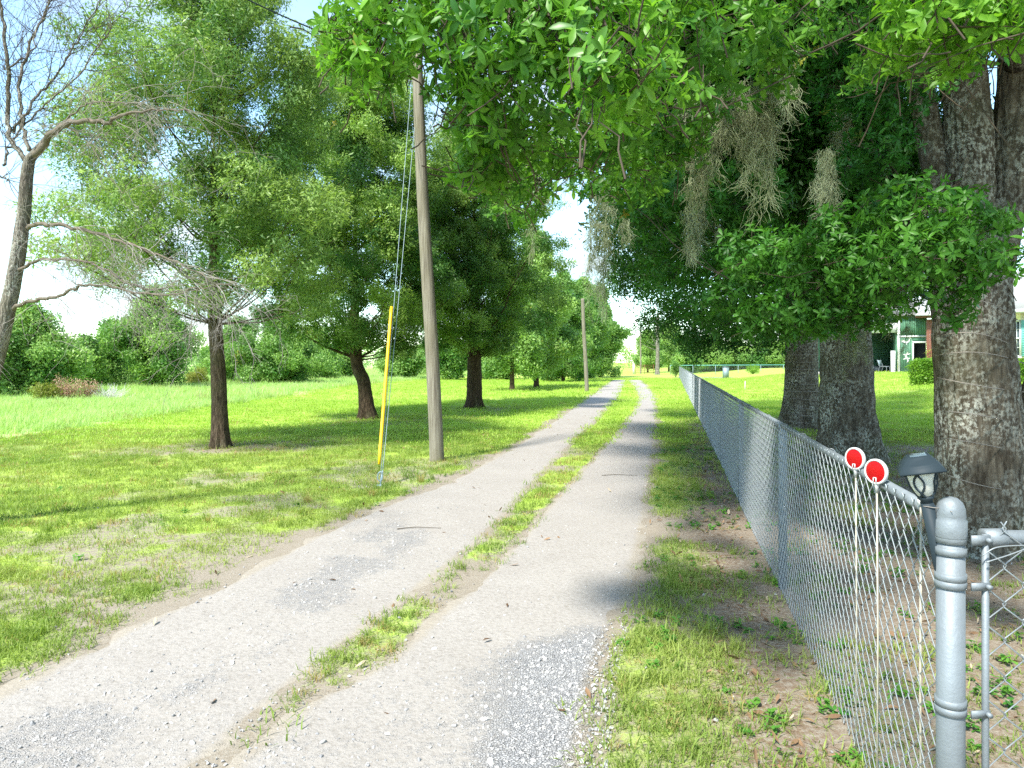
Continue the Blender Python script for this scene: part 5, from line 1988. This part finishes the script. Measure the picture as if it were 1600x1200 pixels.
    for (px, py, s, lab) in ((1372, 572, .5, 'dark crate stored at the left inside the carport'), (1378, 570, .42, 'smaller dark crate stored beside the chair in the carport')):
        m = MB().box((0, 0, s * .5), (s * 1.3, s, s)).box((0, 0, s * 1.02), (s * 1.36, s * 1.06, .05))
        o = m.build('storage_crate', M['lamp_black'])
        o.location = wl(W(px), 2.2, .01)
        tag(o, lab, 'crate')
    # palm by the porch
    pp = thing('palm', 'small yellowish potted palm beside the brick column', 'palm', wl(W(1453), -1.1, 0))
    m = MB()
    m.tube([(0, 0, 0), (.03, 0, .7), (0, 0, 1.5)], [.07, .06, .05], 8)
    m.build('trunk', M['bark_brown'], pp)
    for i in range(13):
        a = i * 2.4
        L = RND.uniform(.9, 1.4)
        m = MB()
        e = RND.uniform(.2, 1.1)
        prev = np.array([0, 0, 1.5])
        for s in range(9):
            t = (s + 1) / 9
            p = np.array([math.cos(a) * L * t, math.sin(a) * L * t, 1.5 + L * e * t - 1.0 * L * t * t])
            d = p - prev
            sd = np.cross(d, (0, 0, 1)); sd /= np.linalg.norm(sd) + 1e-6
            m.tube([prev, p], .008, 3, cap=False)
            for sg in (-1, 1):
                l = .38 * math.sin(t * 2.6 + .3)
                q = p + sd * sg * l + d * 1.2 + np.array([0, 0, -.12 * l])
                m.add([p, p + d * .35, q], [np.array([[0, 1, 2]])])
            prev = p
        m.build('frond', M['frond'], pp)


M['frond'] = simple('frond', (.30, .33, .05), .6, var=.2)
garage()


def house():
    Zh = 36.0
    ox = (1580 - CX) / F * Zh
    gz = float(hz(ox, Zh))
    root = thing('house', 'cream house with teal-shuttered window at the right edge', 'house', (ox, Zh, gz), facing(1580))
    k = Zh / F * math.sqrt(1 + ((1580 - CX) / F) ** 2) * .82
    W = lambda px: (px - 1580) * k
    T = lambda py: (590 - py) * k
    x0, x1, ht = W(1520), W(1900), T(484)
    wa, wb, wz0, wz1 = W(1582), W(1592), T(556), T(500)
    wall = MB()
    D = 8.0
    for (a, b, c, d) in ((x0, wa, -.3, ht), (wb, x1, -.3, ht), (wa, wb, -.3, wz0), (wa, wb, wz1, ht)):
        wall.box(((a + b) / 2, .1, (c + d) / 2), (b - a, .2, d - c))
    wall.box((x0 + .1, D / 2 + .1, (ht - .3) / 2), (.2, D - .2, ht + .3)).box((x1 - .1, D / 2 + .1, (ht - .3) / 2), (.2, D - .2, ht + .3)).box(((x0 + x1) / 2, D + .1, (ht - .3) / 2), (x1 - x0, .2, ht + .3))
    wall.build('wall', M['cream_wall'], root)
    win = MB()
    for (a, b, c, d) in ((wa, wa + .06, wz0, wz1), (wb - .06, wb, wz0, wz1), (wa, wb, wz0, wz0 + .06), (wa, wb, wz1 - .06, wz1), (wa, wb, (wz0 + wz1) / 2 - .035, (wz0 + wz1) / 2 + .035)):
        win.box(((a + b) / 2, .03, (c + d) / 2), (b - a, .07, d - c))
    wo = win.build('window', M['white_paint'], root)
    mun = MB()
    mun.box(((wa + wb) / 2, .05, (wz0 + wz1) / 2), (.025, .03, wz1 - wz0))
    for q in (.25, .75):
        mun.box(((wa + wb) / 2, .05, wz0 + (wz1 - wz0) * q), (wb - wa, .025, .025))
    mun.build('muntin', M['white_paint'], wo)
    MB().box(((wa + wb) / 2, .09, (wz0 + wz1) / 2), (wb - wa - .1, .012, wz1 - wz0 - .1)).build('pane', M['window_glass'], wo)
    MB().box(((wa + wb) / 2, -.04, wz0 - .05), (wb - wa + .1, .12, .07)).build('sill', M['white_paint'], wo)
    for (a, b) in ((W(1592.6), W(1601)),):
        s = MB()
        s.box(((a + b) / 2, -.025, (wz0 + wz1) / 2), (b - a, .04, wz1 - wz0))
        so = s.build('shutter', M['teal'], root)
        lm = MB().box((0, -.05, 0), (b - a - .1, .02, .035)).mesh('louver', M['teal'])
        for i in range(20):
            link('louver', lm, so, ((a + b) / 2, 0, wz0 + .06 + i * (wz1 - wz0 - .1) / 20))
    V = [(x0 - .5, -.6, ht), (x1 + .5, -.6, ht), (x1 + .5, D + .6, ht), (x0 - .5, D + .6, ht), (x0 + 1.6, D / 2, ht + 2.4), (x1 - 1.6, D / 2, ht + 2.4)]
    MB().add(V, [np.array([[0, 1, 5, 4], [2, 3, 4, 5], [3, 2, 1, 0]]), np.array([[0, 4, 3], [1, 2, 5]])]).build('roof', M['roof'], root)
    MB().box(((x0 + x1) / 2, -.62, ht - .08), (x1 - x0 + 1, .05, .18)).build('fascia', M['white_paint'], root)
    # hedges
    for (pa, pb, Z, ty, by, lab) in ((1434, 1476, 34, 566, 597, 'clipped bright green hedge before the garage porch'), (1560, 1660, 30, 566, 597, 'clipped green hedge under the shuttered window')):
        xa, xb = (pa - CX) / F * Z, (pb - CX) / F * Z
        g = float(hz((xa + xb) / 2, Z))
        h = max(.7, H - (ty - HY) / F * Z - g)
        r = thing('hedge', lab, 'hedge', ((xa + xb) / 2, Z, g))
        n = 1100
        fx, fy, fz_ = NR.uniform(-1, 1, n), NR.uniform(-1, 1, n), NR.random(n)
        face = NR.integers(0, 3, n)
        fz_ = np.where(face == 0, 1 - .06 * NR.random(n), fz_)
        fy = np.where(face == 1, -1 + .1 * NR.random(n), fy)
        fx = np.where(face == 2, np.sign(fx), fx)
        P = np.stack([(xa + xb) / 2 + fx * (xb - xa) / 2 + NR.normal(0, .05, n), Z + fy * .5 + NR.normal(0, .05, n), g + fz_ * h + NR.normal(0, .03, n)], 1)
        scatter('foliage', 'hedge', P, eulers(rotmats(unit(n) + np.array([0, -.4, .6]), NR.uniform(0, 6, n))), NR.uniform(.8, 1.3, n), np.clip(NR.normal(.5, .25, n), 0, 1), r)
        m = MB()
        for i in range(12):
            c = np.array([xa + (xb - xa) * (i + .5) / 12, Z, g])
            limb_to(m, c, c + (NR.normal(0, .1), NR.normal(0, .2), h * .9), .02, .008, 4)
        child(m, 'stems', M['twig'], r)['kind'] = 'stuff'


house()

# thin white stake on the lawn
xx = at(1164, 0, 40)[0]
tag(MB().tube([(0, 0, -.05), (0.01, 0, .55)], .02, 6).build('lawn_stake', M['white_paint'], None, False, (xx, 40, float(hz(xx, 40)))), 'thin white stake standing on the lawn', 'stake')


# sticks lying on the drive
for (px, py, L, a, lab) in ((655, 828, .42, .15, 'thin brown stick lying on the left track edge'), (968, 744, .5, .05, 'thin stick lying across the right track')):
    x, y = gxy(px, py)
    m = MB()
    m.tube(spline([(-L / 2, 0, .014), (-L * .1, L * .06, .02), (L * .2, L * .02, .016), (L / 2, -.02, .013)], 10), np.linspace(.0045, .002, 10), 5)
    o = m.build('fallen_stick', M['twig'], None, True, (x, y, float(lay(np.array([x]), np.array([y]))[0, 2])))
    o.rotation_euler = (0, 0, a)
    tag(o, lab, 'stick')
